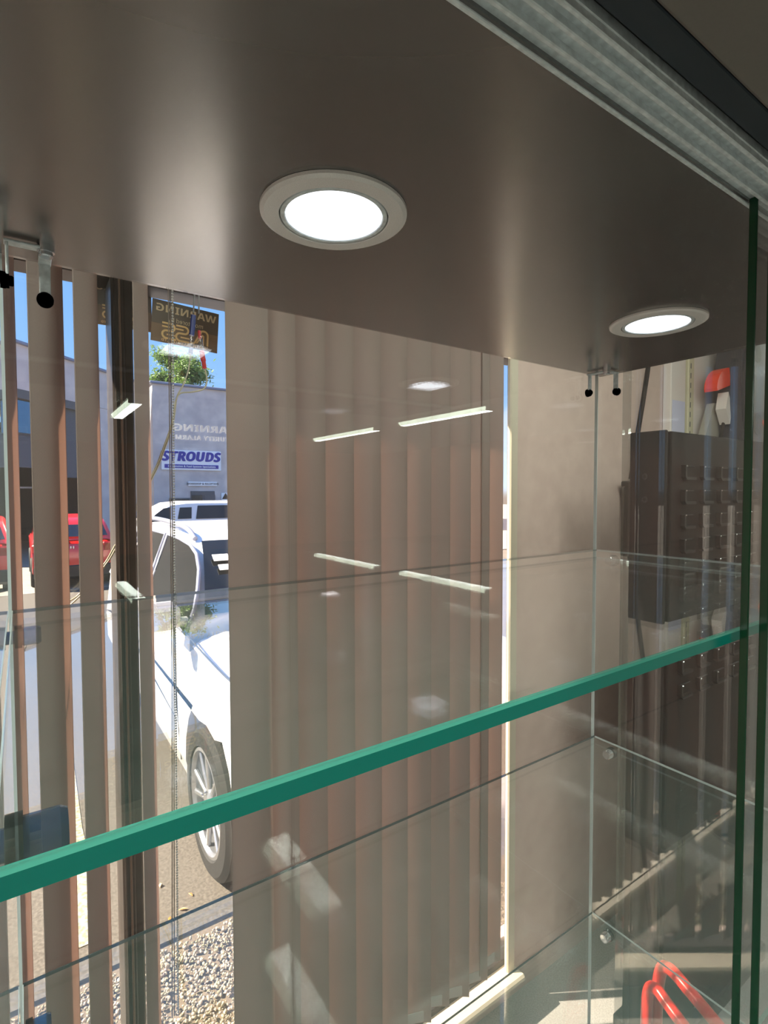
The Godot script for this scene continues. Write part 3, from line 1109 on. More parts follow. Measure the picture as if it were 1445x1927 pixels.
func build_right_side() -> void:
	# another glass case, turned a little, whose near pane mirrors the blind
	var d := Vector3(-0.2957, 0, 0.9553)
	var t := thing("glass_case", "tall greenish glass pane of the neighbouring display case right of the cabinet", "case", Vector3(1.221, 0, -0.744))
	t.rotation.y = atan2(-d.z, d.x)
	var m := MB.new()
	m.box(Vector3(0.36, 1.15, 0), Vector3(0.68, 2.1, 0.006))
	put("pane", m.done(), mats.case_glass, t)
	m = MB.new()
	m.box(Vector3(0.010, 1.15, 0), Vector3(0.020, 2.1, 0.008))
	put("edge_strip", m.done(), mats.case_edge, t)
	m = MB.new()
	m.box(Vector3(0.35, 0.05, 0), Vector3(0.70, 0.10, 0.05), 0.004)
	put("base_rail", m.done(), mats.black, t)
	# black cabinet behind, against the wall
	t = thing("black_cupboard", "plain black cupboard against the wall, behind the black rack", "cupboard", Vector3(2.37, 0, -1.03))
	m = MB.new()
	m.box(Vector3(2.37, 0.84, -1.03), Vector3(1.04, 1.66, 0.19), 0.004)
	part("body", m, mats.rack_dark, t)
	m = MB.new()
	m.box(Vector3(2.37, 1.68, -1.03), Vector3(1.06, 0.02, 0.20), 0.004)
	part("top", m, mats.rack_dark, t)
	# black display rack with rows of pressed-out hooks
	t = thing("display_rack", "black metal display rack with rows of small hooks, seen through the right glass", "rack", Vector3(1.46, 0, -0.81))
	var at := Vector3(-0.088, 0.0, 0.045)
	m = MB.new()
	m.box(at + Vector3(1.553, 0.91, -0.862), Vector3(0.012, 1.82, 0.105), 0.003)
	m.box(at + Vector3(1.556, 0.91, -0.902), Vector3(0.020, 1.82, 0.024), 0.003)
	var side := part("side_panel", m, mats.rack, t)
	for y in [1.693, 1.628]:
		m = MB.new()
		m.lathe([Vector2(0.0045, 0), Vector2(0.0085, 0), Vector2(0.0085, 0.0015), Vector2(0.0045, 0.0015)], Transform3D(Basis(Vector3(0, 1, 0), Vector3(-1, 0, 0), Vector3(0, 0, 1)), at + Vector3(1.547, y, -0.868)), 16)
		m.lathe([Vector2(0, -0.001), Vector2(0.0045, -0.001), Vector2(0.0045, 0.0004)], Transform3D(Basis(Vector3(0, 1, 0), Vector3(-1, 0, 0), Vector3(0, 0, 1)), at + Vector3(1.547, y, -0.868)), 16)
		part("screw_hole", m, mats.rack_dark, side)
	m = MB.new()
	m.box(at + Vector3(1.892, 0.91, -0.816), Vector3(0.63, 1.816, 0.012), 0.003)
	m.box(at + Vector3(1.586, 0.91, -0.826), Vector3(0.018, 1.816, 0.030), 0.003)
	var front := part("front_panel", m, mats.rack, t)
	for r in 10:
		for c in 5:
			var p := at + Vector3(1.636 + c * 0.107, 1.706 - r * 0.070, -0.810)
			m = MB.new()
			var u := PackedVector2Array([Vector2(0, 0.019), Vector2(0, -0.012), Vector2(0.006, -0.018), Vector2(0.060, -0.018)])
			m.stroke(u, 0.008, 0.013, Transform3D(Basis.IDENTITY, p))
			m.box(p + Vector3(0.030, 0.017, 0.003), Vector3(0.060, 0.003, 0.006), 0.001)
			part("hook", m, mats.rack_dark, front)
			m = MB.new()
			m.box(p + Vector3(0.002, 0.017, 0.012), Vector3(0.006, 0.0045, 0.005), 0.001)
			part("hook_glint", m, mats.chrome, front)  # bright block put in as the white glint on the hook
	m = MB.new()
	m.box(at + Vector3(1.88, 0.03, -0.86), Vector3(0.68, 0.06, 0.16), 0.005)
	part("foot", m, mats.rack_dark, t)
	# cord hanging down the wall behind the rack
	m = MB.new()
	m.tube(smooth_path([Vector3(2.12, 2.60, WALL_Z + 0.0095), Vector3(2.075, 2.35, WALL_Z + 0.0095), Vector3(2.03, 2.117, WALL_Z + 0.0095), Vector3(1.963, 1.856, WALL_Z + 0.0095), Vector3(1.925, 1.70, WALL_Z + 0.0095)]), 0.0085, 10)
	var o := put("power_cord", m.done(), mats.rack, self)
	tag(o, "dark cord running down the beige wall behind the black rack", "cord")
	# white wall panels with a slotted upright
	t = thing("wall_panelling", "white display wall panels with a slotted cream upright above the black rack", "panelling", Vector3(3.0, 1.7, WALL_Z))
	for p in [[2.160, 2.275], [2.335, 3.40], [3.44, 4.40]]:
		m = MB.new()
		m.box(Vector3((p[0] + p[1]) / 2, 2.12, WALL_Z + 0.018), Vector3(p[1] - p[0], 0.82, 0.034), 0.003)
		part("panel", m, mats.white_panel, t)
	for x in [2.305, 3.42]:
		m = MB.new()
		m.box(Vector3(x, 2.12, WALL_Z + 0.022), Vector3(0.046, 0.84, 0.042), 0.003)
		var up := part("upright", m, mats.cream, t)
		m = MB.new()
		for k in 18:
			m.box(Vector3(x - 0.006, 2.45 - k * 0.04, WALL_Z + 0.0432), Vector3(0.006, 0.022, 0.001))
		part("slot", m, mats.facade_dark, up).set_meta("kind", "stuff")
	m = MB.new()
	m.box(Vector3(2.218, 1.90, WALL_Z + 0.0365), Vector3(0.100, 0.24, 0.0016), 0.0004)
	o = put("paper_sheet", m.done(), mats.paper, self)
	tag(o, "pale lavender paper sheet on the narrow white wall panel", "paper")
	# grey and orange garden tool hanging against the white panels
	t = thing("garden_tool", "dark grey and orange power tool hanging against the white wall panels", "tool", Vector3(2.55, 1.75, -1.02))
	m = MB.new()
	var out := PackedVector2Array()
	for q in [[-0.13, 0.40], [-0.155, 0.30], [-0.15, 0.15], [-0.12, 0.0], [-0.09, -0.08], [0.10, -0.08], [0.16, 0.0], [0.18, 0.2], [0.15, 0.42], [0.0, 0.50]]:
		out.append(Vector2(q[0], q[1]))
	m.prism(out, 0.10, Transform3D(Basis.IDENTITY, Vector3(2.575, 1.86, -1.07)))
	for e in [0.012, 0.024]:
		m.prism(Geometry2D.offset_polygon(out, -e)[0], 0.10 + e * 0.7, Transform3D(Basis.IDENTITY, Vector3(2.575, 1.86, -1.07)))
	part("body", m, mats.tool_grey, t)
	m = MB.new()
	m.lathe([Vector2(0.0, -0.006), Vector2(0.045, -0.006), Vector2(0.05, 0.0), Vector2(0.045, 0.006), Vector2(0, 0.006)], Transform3D(Basis(Vector3(1, 0, 0), Vector3(0, 0, 1), Vector3(0, -1, 0)), Vector3(2.550, 1.93, -0.958)), 24)
	m.lathe([Vector2(0.0, -0.006), Vector2(0.035, -0.006), Vector2(0.04, 0.0), Vector2(0.035, 0.006), Vector2(0, 0.006)], Transform3D(Basis(Vector3(1, 0, 0), Vector3(0, 0, 1), Vector3(0, -1, 0)), Vector3(2.530, 2.22, -0.958)), 24)
	part("recess", m, mats.rack_dark, t)
	m = MB.new()
	out = PackedVector2Array([Vector2(0.0, 0.0), Vector2(-0.115, -0.035)])
	out.append_array(arc(Vector2(-0.005, -0.03), Vector2(0.115, 0.10), 176, 96, 8))
	m.prism(out, 0.05, Transform3D(Basis.IDENTITY, Vector3(2.430, 2.09, -1.06)))
	part("orange_guard", m, mats.orange, t)
	m = MB.new()
	m.box(Vector3(2.610, 2.20, -0.965), Vector3(0.07, 0.07, 0.02), 0.008)
	m.box(Vector3(2.620, 1.93, -0.960), Vector3(0.08, 0.03, 0.02), 0.008, Basis(Vector3(0, 0, 1), -0.5))
	part("orange_button", m, mats.orange, t)
	m = MB.new()
	out = PackedVector2Array([Vector2(2.410, 2.06), Vector2(2.445, 2.0), Vector2(2.430, 1.93), Vector2(2.390, 1.99)])
	m.prism(out, 0.04, Transform3D(Basis.IDENTITY, Vector3(0, 0, -1.05)))
	part("pale_collar", m, mats.white_panel, t)
	m = MB.new()
	m.prism(PackedVector2Array([Vector2(2.400, 2.02), Vector2(2.460, 2.02), Vector2(2.430, 1.72), Vector2(2.250, 1.72)]), 0.03, Transform3D(Basis.IDENTITY, Vector3(0, 0, -1.09)))
	part("shaft_cover", m, mats.tool_pale, t)
	m = MB.new()
	m.tube(smooth_path([Vector3(2.450, 1.97, -1.04), Vector3(2.400, 1.88, -1.03), Vector3(2.360, 1.76, -1.03), Vector3(2.340, 1.73, -1.03)]), 0.0065, 8)
	part("cable", m, mats.rubber, t)
	# red tubular handles standing low between the glass case and the rack
	t = thing("tubular_frame", "red bent tube frame low down behind the right glass", "frame", Vector3(1.30, 0, -0.60))
	m = MB.new()
	m.tube(smooth_path([Vector3(1.34, 0.014, -0.70), Vector3(1.335, 0.25, -0.70), Vector3(1.328, 0.40, -0.69), Vector3(1.318, 0.450, -0.662), Vector3(1.300, 0.447, -0.60), Vector3(1.270, 0.432, -0.50), Vector3(1.21, 0.40, -0.32), Vector3(1.19, 0.33, -0.26), Vector3(1.185, 0.014, -0.24)]), 0.0145, 12)
	part("tube", m, mats.red_tube, t)
	m = MB.new()
	m.tube(smooth_path([Vector3(1.325, 0.014, -0.72), Vector3(1.315, 0.25, -0.715), Vector3(1.305, 0.36, -0.705), Vector3(1.297, 0.392, -0.68), Vector3(1.285, 0.385, -0.64), Vector3(1.24, 0.36, -0.50), Vector3(1.17, 0.31, -0.30), Vector3(1.16, 0.014, -0.27)]), 0.0145, 12)
	part("tube", m, mats.red_tube, t)


# ---------------------------------------------------------------- outside: buildings

func build_far_buildings() -> void:
	# right block, its face parallel to the shop window
	var b := thing("workshop_building", "long grey workshop building with the white and blue sign across the yard", "building", Vector3(14, GROUND, -22))
	var m := MB.new()
	m.box(Vector3(13.25, 2.8, -26), Vector3(18, 6.2, 8))
	part("wall", m, mats.facade, b)
	m = MB.new()
	m.box(Vector3(13.25, 5.92, -26), Vector3(18.2, 0.10, 8.2), 0.02)
	part("roof_flashing", m, mats.flashing, b)
	m = MB.new()
	m.box(Vector3(6.10, 0.85, -21.98), Vector3(0.95, 1.75, 0.10), 0.01)
	var dr := part("doorway", m, mats.facade_dark, b)
	m = MB.new()
	m.box(Vector3(5.86, 0.80, -21.92), Vector3(0.40, 1.55, 0.04), 0.01)
	part("pane", m, mats.dark_window, dr)
	m = MB.new()
	m.box(Vector3(6.36, 0.80, -21.92), Vector3(0.45, 1.55, 0.04), 0.01)
	part("door_leaf", m, mats.facade_dark, dr)
	m = MB.new()
	m.box(Vector3(5.20, 0.70, -21.98), Vector3(0.8, 1.5, 0.10), 0.01)
	var wn := part("window", m, mats.facade_dark, b)
	m = MB.new()
	m.box(Vector3(5.20, 0.70, -21.92), Vector3(0.7, 1.4, 0.03), 0.005)
	part("pane", m, mats.dark_window, wn)
	for x in [8.6, 11.2, 13.8]:
		m = MB.new()
		m.box(Vector3(x, 2.9, -21.98), Vector3(1.8, 1.0, 0.08), 0.01)
		wn = part("window", m, mats.facade_dark, b)
		m = MB.new()
		m.box(Vector3(x, 2.9, -21.93), Vector3(1.7, 0.9, 0.03), 0.005)
		part("pane", m, mats.dark_window, wn)
	# signs on it
	var s := thing("shop_sign", "white sign with slanted blue capitals and a blue bar on the grey building", "sign", Vector3(5.69, 2.55, -21.96))
	m = MB.new()
	m.box(Vector3(5.69, 2.96, -21.96), Vector3(2.32, 0.79, 0.06), 0.01)
	part("board", m, mats.sign_white, s)
	m = MB.new()
	var slant := Basis(Vector3(1.03, 0, 0), Vector3(0.18, 1, 0), Vector3(0, 0, 1))
	for e in [[0.0, 0.0], [0.02, 0.0], [-0.02, 0.0], [0.0, 0.012], [0.0, -0.012]]:
		m.add(lettering("STROUDS", 0.36, 0.02), Transform3D(slant, Vector3(5.70 + e[0], 3.10 + e[1], -21.92 + e[0] * 0.1 + e[1] * 0.25)))
	part("lettering", m, mats.sign_blue, s)
	m = MB.new()
	m.box(Vector3(5.69, 2.71, -21.925), Vector3(2.10, 0.15, 0.02), 0.004)
	var bar := part("bar", m, mats.sign_blue, s)
	m = MB.new()
	m.add(lettering("Suspension & Fuel System Specialists", 0.075, 0.01), Transform3D(Basis.IDENTITY, Vector3(5.69, 2.71, -21.91)))
	part("lettering", m, mats.sign_white, bar)
	s = thing("door_sign", "narrow white sign above the doorway of the grey building", "sign", Vector3(6.10, 1.93, -21.96))
	m = MB.new()
	m.box(Vector3(6.10, 2.02, -21.95), Vector3(1.15, 0.17, 0.05), 0.01)
	part("board", m, mats.sign_white, s)
	m = MB.new()
	m.add(lettering("WORKSHOP & RECEPTION", 0.075, 0.01), Transform3D(Basis.IDENTITY, Vector3(6.10, 2.02, -21.92)))
	part("lettering", m, mats.facade_dark, s)
	s = thing("hazard_sign", "white notice with a hazard triangle beside the doorway of the grey building", "sign", Vector3(7.02, 1.05, -21.96))
	m = MB.new()
	m.box(Vector3(7.02, 1.40, -21.96), Vector3(0.34, 0.50, 0.04), 0.01)
	part("board", m, mats.sign_white, s)
	m = MB.new()
	m.stroke(PackedVector2Array([Vector2(-0.12, -0.09), Vector2(0.12, -0.09), Vector2(0, 0.12), Vector2(-0.12, -0.09), Vector2(0.0, -0.09)]), 0.03, 0.02, Transform3D(Basis.IDENTITY, Vector3(7.02, 1.50, -21.945)))
	part("triangle", m, mats.rack_dark, s)
	m = MB.new()
	m.box(Vector3(7.02, 1.25, -21.94), Vector3(0.24, 0.14, 0.01), 0.003)
	part("yellow_label", m, mats.yellow, s)
	s = thing("blue_drum", "bright blue plastic drum against the grey building left of the doorway", "drum", Vector3(5.27, GROUND, -21.3))
	m = MB.new()
	m.lathe([Vector2(0, 0), Vector2(0.30, 0), Vector2(0.31, 0.3), Vector2(0.29, 0.32), Vector2(0.31, 0.34), Vector2(0.31, 0.9), Vector2(0.29, 0.92), Vector2(0.31, 0.94), Vector2(0.30, 1.35), Vector2(0, 1.36)], Transform3D(Basis.IDENTITY, Vector3(5.27, GROUND, -21.3)), 24)
	part("body", m, std(Color(0.16, 0.42, 0.85), 0.4), s)
	m = MB.new()
	m.lathe([Vector2(0, 1.36), Vector2(0.26, 1.36), Vector2(0.26, 1.40), Vector2(0, 1.41)], Transform3D(Basis.IDENTITY, Vector3(5.27, GROUND, -21.3)), 24)
	part("lid", m, mats.sign_white, s)
	# left wing, running towards the shop at an angle
	var p := Vector3(-0.045, GROUND, -18.17)
	var w := thing("garage_building", "grey garage wing with dark open bays on the left across the yard", "building", p)
	var d := Vector3(4.47, 0, -4.8).normalized()
	w.rotation.y = atan2(-d.z, d.x)       # local x runs along the face, local -z into the building
	m = MB.new()
	m.box(Vector3(2.0, 5.50, -3.0), Vector3(7.2, 1.30, 6.0), 0.0)
	put("fascia", m.done(), mats.facade, w)
	m = MB.new()
	m.box(Vector3(2.0, 6.15, -3.0), Vector3(7.4, 0.09, 6.2), 0.02)
	put("roof_flashing", m.done(), mats.flashing, w)
	m = MB.new()
	m.box(Vector3(4.52, 2.42, -0.2), Vector3(2.14, 4.84, 0.4))
	put("pier", m.done(), mats.facade, w)
	m = MB.new()
	m.box(Vector3(-1.4, 2.42, -0.2), Vector3(0.4, 4.84, 0.4))
	put("pier", m.done(), mats.facade, w)
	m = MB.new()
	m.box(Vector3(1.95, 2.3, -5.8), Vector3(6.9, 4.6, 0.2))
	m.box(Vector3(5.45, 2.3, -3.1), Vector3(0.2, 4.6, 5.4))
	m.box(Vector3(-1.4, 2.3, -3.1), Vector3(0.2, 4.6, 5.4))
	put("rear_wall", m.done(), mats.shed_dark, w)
	m = MB.new()
	m.box(Vector3(1.12, 4.72, -0.15), Vector3(4.6, 0.26, 0.3), 0.01)
	put("lintel", m.done(), mats.facade_dark, w)
	for x in [0.1]:
		m = MB.new()
		m.box(Vector3(x, 4.10, -0.2), Vector3(1.5, 1.0, 0.10), 0.01)
		var fr := put("window", m.done(), mats.facade_dark, w)
		m = MB.new()
		m.box(Vector3(x, 4.10, -0.14), Vector3(1.40, 0.92, 0.02), 0.003)
		put("pane", m.done(), mats.sky_window, fr)
	m = MB.new()
	m.box(Vector3(1.12, 3.15, -0.25), Vector3(4.6, 1.0, 0.12), 0.01)
	put("spandrel", m.done(), mats.facade_dark, w)
	for k in 1:
		m = MB.new()
		m.box(Vector3(2.3, 3.5, -0.16), Vector3(1.9, 2.2, 0.08), 0.01)
		put("roller_door", m.done(), mats.facade_dark, w)
	m = MB.new()
	m.box(Vector3(0.9, 2.10, -2.4), Vector3(4.0, 0.06, 0.5), 0.01)
	put("shelf_board", m.done(), mats.sign_white, w)
	m = MB.new()
	m.box(Vector3(0.25, 1.95, -1.0), Vector3(0.22, 0.2, 0.02), 0.003)
	put("notice", m.done(), mats.sign_white, w)


func build_tree() -> void:
	var at := Vector3(7.3, GROUND, -31)
	var t := thing("tree", "green tree rising behind the grey workshop roof", "tree", at)
	var m := MB.new()
	m.tube(smooth_path([at, at + Vector3(0.1, 3, 0), at + Vector3(-0.1, 6, 0.1), at + Vector3(0, 9.6, 0)], 4), 0.22, 8, true, 0.05)
	var trunk := part("trunk", m, mats.bark, t)
	m = MB.new()
	var tips := []
	for k in 26:
		var h := rng.randf_range(6.2, 9.2)
		var a := rng.randf() * TAU
		var r := rng.randf_range(0.7, 1.7) * (1.15 - 0.35 * (h - 6.2) / 3.0)
		var p := at + Vector3(cos(a) * r, h + rng.randf_range(0.1, 0.7), sin(a) * r)
		m.tube([at + Vector3(0, h - 0.4, 0), (at + Vector3(0, h, 0)).lerp(p, 0.5), p], 0.05, 5, false, 0.012)
		tips.append(p)
		tips.append((at + Vector3(0, h, 0)).lerp(p, 0.65))
	part("branch", m, mats.bark, trunk).set_meta("kind", "stuff")
	var lf := MB.new()
	lf.quad(Vector3(-0.5, 0, 0), Vector3(0, -0.16, 0.05), Vector3(0.5, 0, 0), Vector3(0, 0.16, 0.05))
	var mm := MultiMesh.new()
	mm.transform_format = MultiMesh.TRANSFORM_3D
	mm.mesh = lf.done()
	mm.instance_count = 15000
	for i in mm.instance_count:
		var c: Vector3 = tips[rng.randi() % tips.size()]
		var g := Vector3(rng.randfn(0, 0.28), rng.randfn(0, 0.20), rng.randfn(0, 0.28))
		var b := Basis.from_euler(Vector3(rng.randf() * TAU, rng.randf() * TAU, rng.randf() * TAU)).scaled(Vector3.ONE * rng.randf_range(0.16, 0.34))
		mm.set_instance_transform(i, Transform3D(b, c + g - at))
	var fo := MultiMeshInstance3D.new()
	fo.name = "foliage"
	fo.multimesh = mm
	fo.material_override = mats.leaf
	t.add_child(fo)
	fo.set_meta("kind", "stuff")


# ---------------------------------------------------------------- outside: cars

# one side of a car body: closed profile polygon (forward, up) lofted across, edges rounded inwards
func hull(m: MB, prof: Array, half: float, tuck: Callable, at: Transform3D) -> void:
	# prof: [forward, up]; car axes: x across, y up, z forward
	var cols := [-1.0, -0.985, -0.94, -0.8, -0.4, 0.0, 0.4, 0.8, 0.94, 0.985, 1.0]
	var rows := []
	for p in prof:
		var line := []
		for u in cols:
			var e: float = absf(u)
			var drop := 0.0 if e < 0.8 else pow((e - 0.8) / 0.2, 2.0) * 0.05
			var w: float = tuck.call(p[0], p[1])
			line.append(at * Vector3(u * (half - w), p[1] - drop * signf(p[1] - 0.75), p[0]))
		rows.append(line)
	m.grid(rows)
	# flat sides under the rounded edge
	for s in [-1.0, 1.0]:
		var poly := PackedVector2Array()
		for p in prof:
			poly.append(Vector2(p[0], p[1]))
		var ix := Geometry2D.triangulate_polygon(poly)
		for k in range(0, ix.size(), 3):
			var q := []
			for j in 3:
				var p = prof[ix[k + j]]
				var w: float = tuck.call(p[0], p[1])
				q.append(at * Vector3(s * (half - w), p[1] - 0.05 * signf(p[1] - 0.75), p[0]))
			m.face_out(q, at * Vector3(0, 0.7, 0))


func wheel(c: Node3D, at: Vector3, out: float, r: float, rim_r: float) -> void:
	# axle along x; out = -1 or 1 is the outer side
	var x := Transform3D(Basis(Vector3(0, 1, 0), Vector3(out, 0, 0), Vector3(0, 0, out)), at)
	if x.basis.determinant() < 0.0:
		x.basis.z = -x.basis.z
	var m := MB.new()
	m.lathe([Vector2(rim_r, -0.20), Vector2(r - 0.03, -0.20), Vector2(r - 0.004, -0.18), Vector2(r, -0.14), Vector2(r, -0.05), Vector2(r - 0.006, -0.02), Vector2(r - 0.035, 0.0), Vector2(rim_r + 0.012, 0.004), Vector2(rim_r, -0.012)], x, 48)
	var ty := part("wheel", m, mats.tyre, c)
	m = MB.new()
	m.lathe([Vector2(rim_r + 0.004, -0.19), Vector2(rim_r + 0.004, -0.004), Vector2(rim_r - 0.012, 0.0), Vector2(rim_r - 0.02, -0.02), Vector2(rim_r - 0.03, -0.16)], x, 48)
	m.lathe([Vector2(0, -0.005), Vector2(0.035, -0.008), Vector2(0.06, -0.02), Vector2(0.07, -0.05)], x, 24)
	for k in 10:
		var a := TAU * (k + (0.12 if k % 2 else -0.12)) / 10.0
		var e := x.basis.x * cos(a) + x.basis.z * sin(a)
		var f := x.basis.y
		var g := e.cross(f)
		var p0 := at + e * 0.055 - f * 0.03
		var p1 := at + e * (rim_r - 0.018) - f * 0.022
		m.box((p0 + p1) / 2, Vector3((p1 - p0).length(), 0.022, 0.026), 0.006, Basis((p1 - p0).normalized(), g.cross((p1 - p0).normalized()), g))
	part("rim", m, mats.rim, ty)
	m = MB.new()
	m.lathe([Vector2(0, -0.12), Vector2(0.16, -0.12), Vector2(0.16, -0.14), Vector2(0, -0.14)], x, 32)
	part("brake_disc", m, mats.gunmetal, ty)
	m = MB.new()
	for k in 5:
		var a := TAU * k / 5.0
		var e := x.basis.x * cos(a) + x.basis.z * sin(a)
		m.lathe([Vector2(0, 0.004), Vector2(0.007, 0.002), Vector2(0.009, -0.012)], Transform3D(x.basis, at + e * 0.045), 8)
	part("wheel_nut", m, mats.chrome, ty)


func build_suv() -> void:
	# parked nose-in to the window: forward is +z, near side is -x
	var at := Vector3(1.64, GROUND, -2.63)      # front axle on the ground
	var c := thing("white_suv", "white SUV parked nose-in right outside the window, alloy wheel in view", "car", at)
	var x := Transform3D(Basis.IDENTITY, at)
	var half := 0.93
	var low := func(_z, y): return 0.0 if y > 0.45 else 0.05
	var m := MB.new()
	# lower body: sill to bonnet and belt line, with wheel arches cut
	var prof := []
	for q in [[0.86, 0.30], [0.93, 0.45], [0.94, 0.70], [0.86, 0.92], [0.6, 1.00], [0.1, 1.06], [-0.42, 1.11], [-0.60, 1.14], [-1.5, 1.16], [-2.8, 1.17], [-3.55, 1.16], [-3.68, 0.95], [-3.72, 0.60], [-3.66, 0.34], [-3.25, 0.24]]:
		prof.append(q)
	for k in 13:
		var a := deg_to_rad(lerpf(200, -20, k / 12.0))
		prof.append([-2.75 + cos(a) * 0.42, 0.36 + sin(a) * 0.44])
	prof.append([-2.2, 0.22])
	prof.append([-0.6, 0.22])
	for k in 13:
		var a := deg_to_rad(lerpf(200, -20, k / 12.0))
		prof.append([cos(a) * 0.42, 0.36 + sin(a) * 0.44])
	prof.append([0.5, 0.24])
	var lower := prof.duplicate()
	lower.reverse()
	hull(m, close(lower), half, func(z, y): return (0.02 if y < 0.95 else 0.05) + (0.10 * clampf((z - 0.45) / 0.5, 0, 1)) + (0.03 if y < 0.3 else 0.0), x)
	part("body", m, mats.car_white, c)
	# cabin
	m = MB.new()
	var cab := [[-0.34, 1.08], [-0.52, 1.25], [-0.78, 1.44], [-0.97, 1.55], [-1.25, 1.61], [-1.7, 1.635], [-2.2, 1.635], [-2.9, 1.62], [-3.25, 1.56], [-3.45, 1.42], [-3.60, 1.12]]
	cab.reverse()
	hull(m, close(cab), half - 0.03, cabin_tuck, x)
	part("cabin", m, mats.car_white, c)
	# near-side windows, proud of the cabin by a little
	for s in [-1.0, 1.0]:
		for w in [[[-0.47, 1.10], [-0.47, 1.24], [-0.53, 1.34], [-0.63, 1.44], [-0.78, 1.515], [-0.98, 1.555], [-1.3, 1.575], [-1.66, 1.58], [-1.66, 1.12]], [[-1.76, 1.12], [-1.76, 1.58], [-2.2, 1.58], [-2.62, 1.56], [-2.66, 1.14]], [[-2.75, 1.15], [-2.75, 1.55], [-3.1, 1.49], [-3.3, 1.25]]]:
			m = MB.new()
			side_patch(m, w, s, half - 0.03, x, 0.006)
			var g := part("side_window", m, mats.car_glass, c)
			m = MB.new()
			side_rim(m, w, s, half - 0.03, x)
			part("seal", m, mats.flashing, g)
	# windscreen
	m = MB.new()
	var ws := []
	for k in 5:
		var line := []
		for j in 7:
			var u := lerpf(-0.93, 0.93, j / 6.0)
			var z: float = lerpf(-0.44, -0.95, k / 4.0)
			var y: float = [1.175, 1.285, 1.39, 1.48, 1.555][k]
			line.append(x * Vector3(u * (half - 0.05 - cabin_tuck(z, y)), y + 0.030, z + 0.035 - 0.012 * u * u))
		ws.append(line)
	m.grid(ws)
	var wsc := part("windscreen", m, mats.car_glass, c)
	for e in [[-0.60, 0.66, 0.10, 0.06, mats.sign_white], [-0.60, 0.52, 0.07, 0.05, mats.sign_white], [-0.55, 0.44, 0.035, 0.03, mats.yellow]]:
		m = MB.new()
		m.box(x * Vector3(e[0], lerpf(1.205, 1.585, e[1]) + 0.034, lerpf(-0.405, -0.915, e[1]) + 0.012), Vector3(e[2], e[3], 0.004), 0.001, Basis(Vector3(1, 0, 0), -0.93))
		part("windscreen_sticker", m, e[4], wsc)
	m = MB.new()
	m.box(x * Vector3(-0.35, 1.215, -0.47), Vector3(0.62, 0.014, 0.018), 0.004, Basis(Vector3(0, 1, 0), 0.12))
	part("wiper", m, mats.plastic_dark, c)
	# bonnet shut line and door lines
	m = MB.new()
	m.tube(smooth_path([x * Vector3(-0.905, 1.135, -0.50), x * Vector3(-0.895, 1.085, -0.1), x * Vector3(-0.86, 1.03, 0.35), x * Vector3(-0.75, 0.965, 0.70)]), 0.005, 6)
	m.tube([x * Vector3(-0.912, 1.12, -0.62), x * Vector3(-0.914, 0.7, -0.60), x * Vector3(-0.90, 0.34, -0.56)], 0.004, 6)
	m.tube([x * Vector3(-0.912, 1.14, -1.71), x * Vector3(-0.914, 0.7, -1.73), x * Vector3(-0.90, 0.34, -1.73)], 0.004, 6)
	part("shut_line", m, mats.plastic_dark, c)
	# mirrors
	for s in [-1.0, 1.0]:
		m = MB.new()
		m.box(x * Vector3(s * 1.02, 1.21, -0.50), Vector3(0.22, 0.16, 0.12), 0.045)
		m.box(x * Vector3(s * 0.90, 1.16, -0.52), Vector3(0.10, 0.05, 0.06), 0.015)
		part("door_mirror", m, mats.car_white, c)
	# roof rails, handles, lamps, grille
	for s in [-1.0, 1.0]:
		m = MB.new()
		m.tube(smooth_path([x * Vector3(s * 0.66, 1.585, -1.10), x * Vector3(s * 0.67, 1.655, -1.35), x * Vector3(s * 0.68, 1.68, -2.2), x * Vector3(s * 0.67, 1.65, -3.0), x * Vector3(s * 0.66, 1.58, -3.2)]), 0.018, 8)
		part("roof_rail", m, mats.flashing, c)
		for z in [-1.55, -2.55]:
			m = MB.new()
			m.tube(smooth_path([x * Vector3(s * 0.915, 0.98, z), x * Vector3(s * 0.945, 0.985, z - 0.02), x * Vector3(s * 0.945, 0.985, z - 0.16), x * Vector3(s * 0.915, 0.98, z - 0.18)]), 0.013, 8)
			part("door_handle", m, mats.car_white, c)
		m = MB.new()
		m.box(x * Vector3(s * 0.70, 0.80, 0.84), Vector3(0.34, 0.15, 0.20), 0.05)
		part("headlamp", m, mats.head_lamp, c)
	m = MB.new()
	m.box(x * Vector3(0, 0.70, 0.93), Vector3(0.9, 0.26, 0.06), 0.02)
	part("grille", m, mats.plastic_dark, c)
	# underside and arch liners
	m = MB.new()
	m.box(x * Vector3(0, 0.42, -1.4), Vector3(1.5, 0.40, 4.2), 0.05)
	part("underbody", m, mats.plastic_dark, c)
	for s in [-1.0, 1.0]:
		for z in [0.0, -2.75]:
			wheel(c, x * Vector3(s * 0.925, 0.365, z), s, 0.365, 0.255)


func close(p: Array) -> Array:
	return p + [p[0]]


func cabin_tuck(_z: float, y: float) -> float:
	return clampf((y - 1.10) * 0.36, 0.0, 0.35)


func side_patch(m: MB, w: Array, s: float, half: float, x: Transform3D, proud: float) -> void:
	var poly := PackedVector2Array()
	for p in w:
		poly.append(Vector2(p[0], p[1]))
	for ring in 2:
		var ix := Geometry2D.triangulate_polygon(poly)
		for k in range(0, ix.size(), 3):
			var q := []
			for j in 3:
				var p := poly[ix[k + j]]
				q.append(x * Vector3(s * (half - cabin_tuck(p.x, p.y + 0.05) + (proud if ring == 0 else 0.0)), p.y, p.x))
			m.face_out(q, x * Vector3(0, 0.8, -1.5) if ring == 0 else x * Vector3(s * 3.0, 1.0, -1.5))


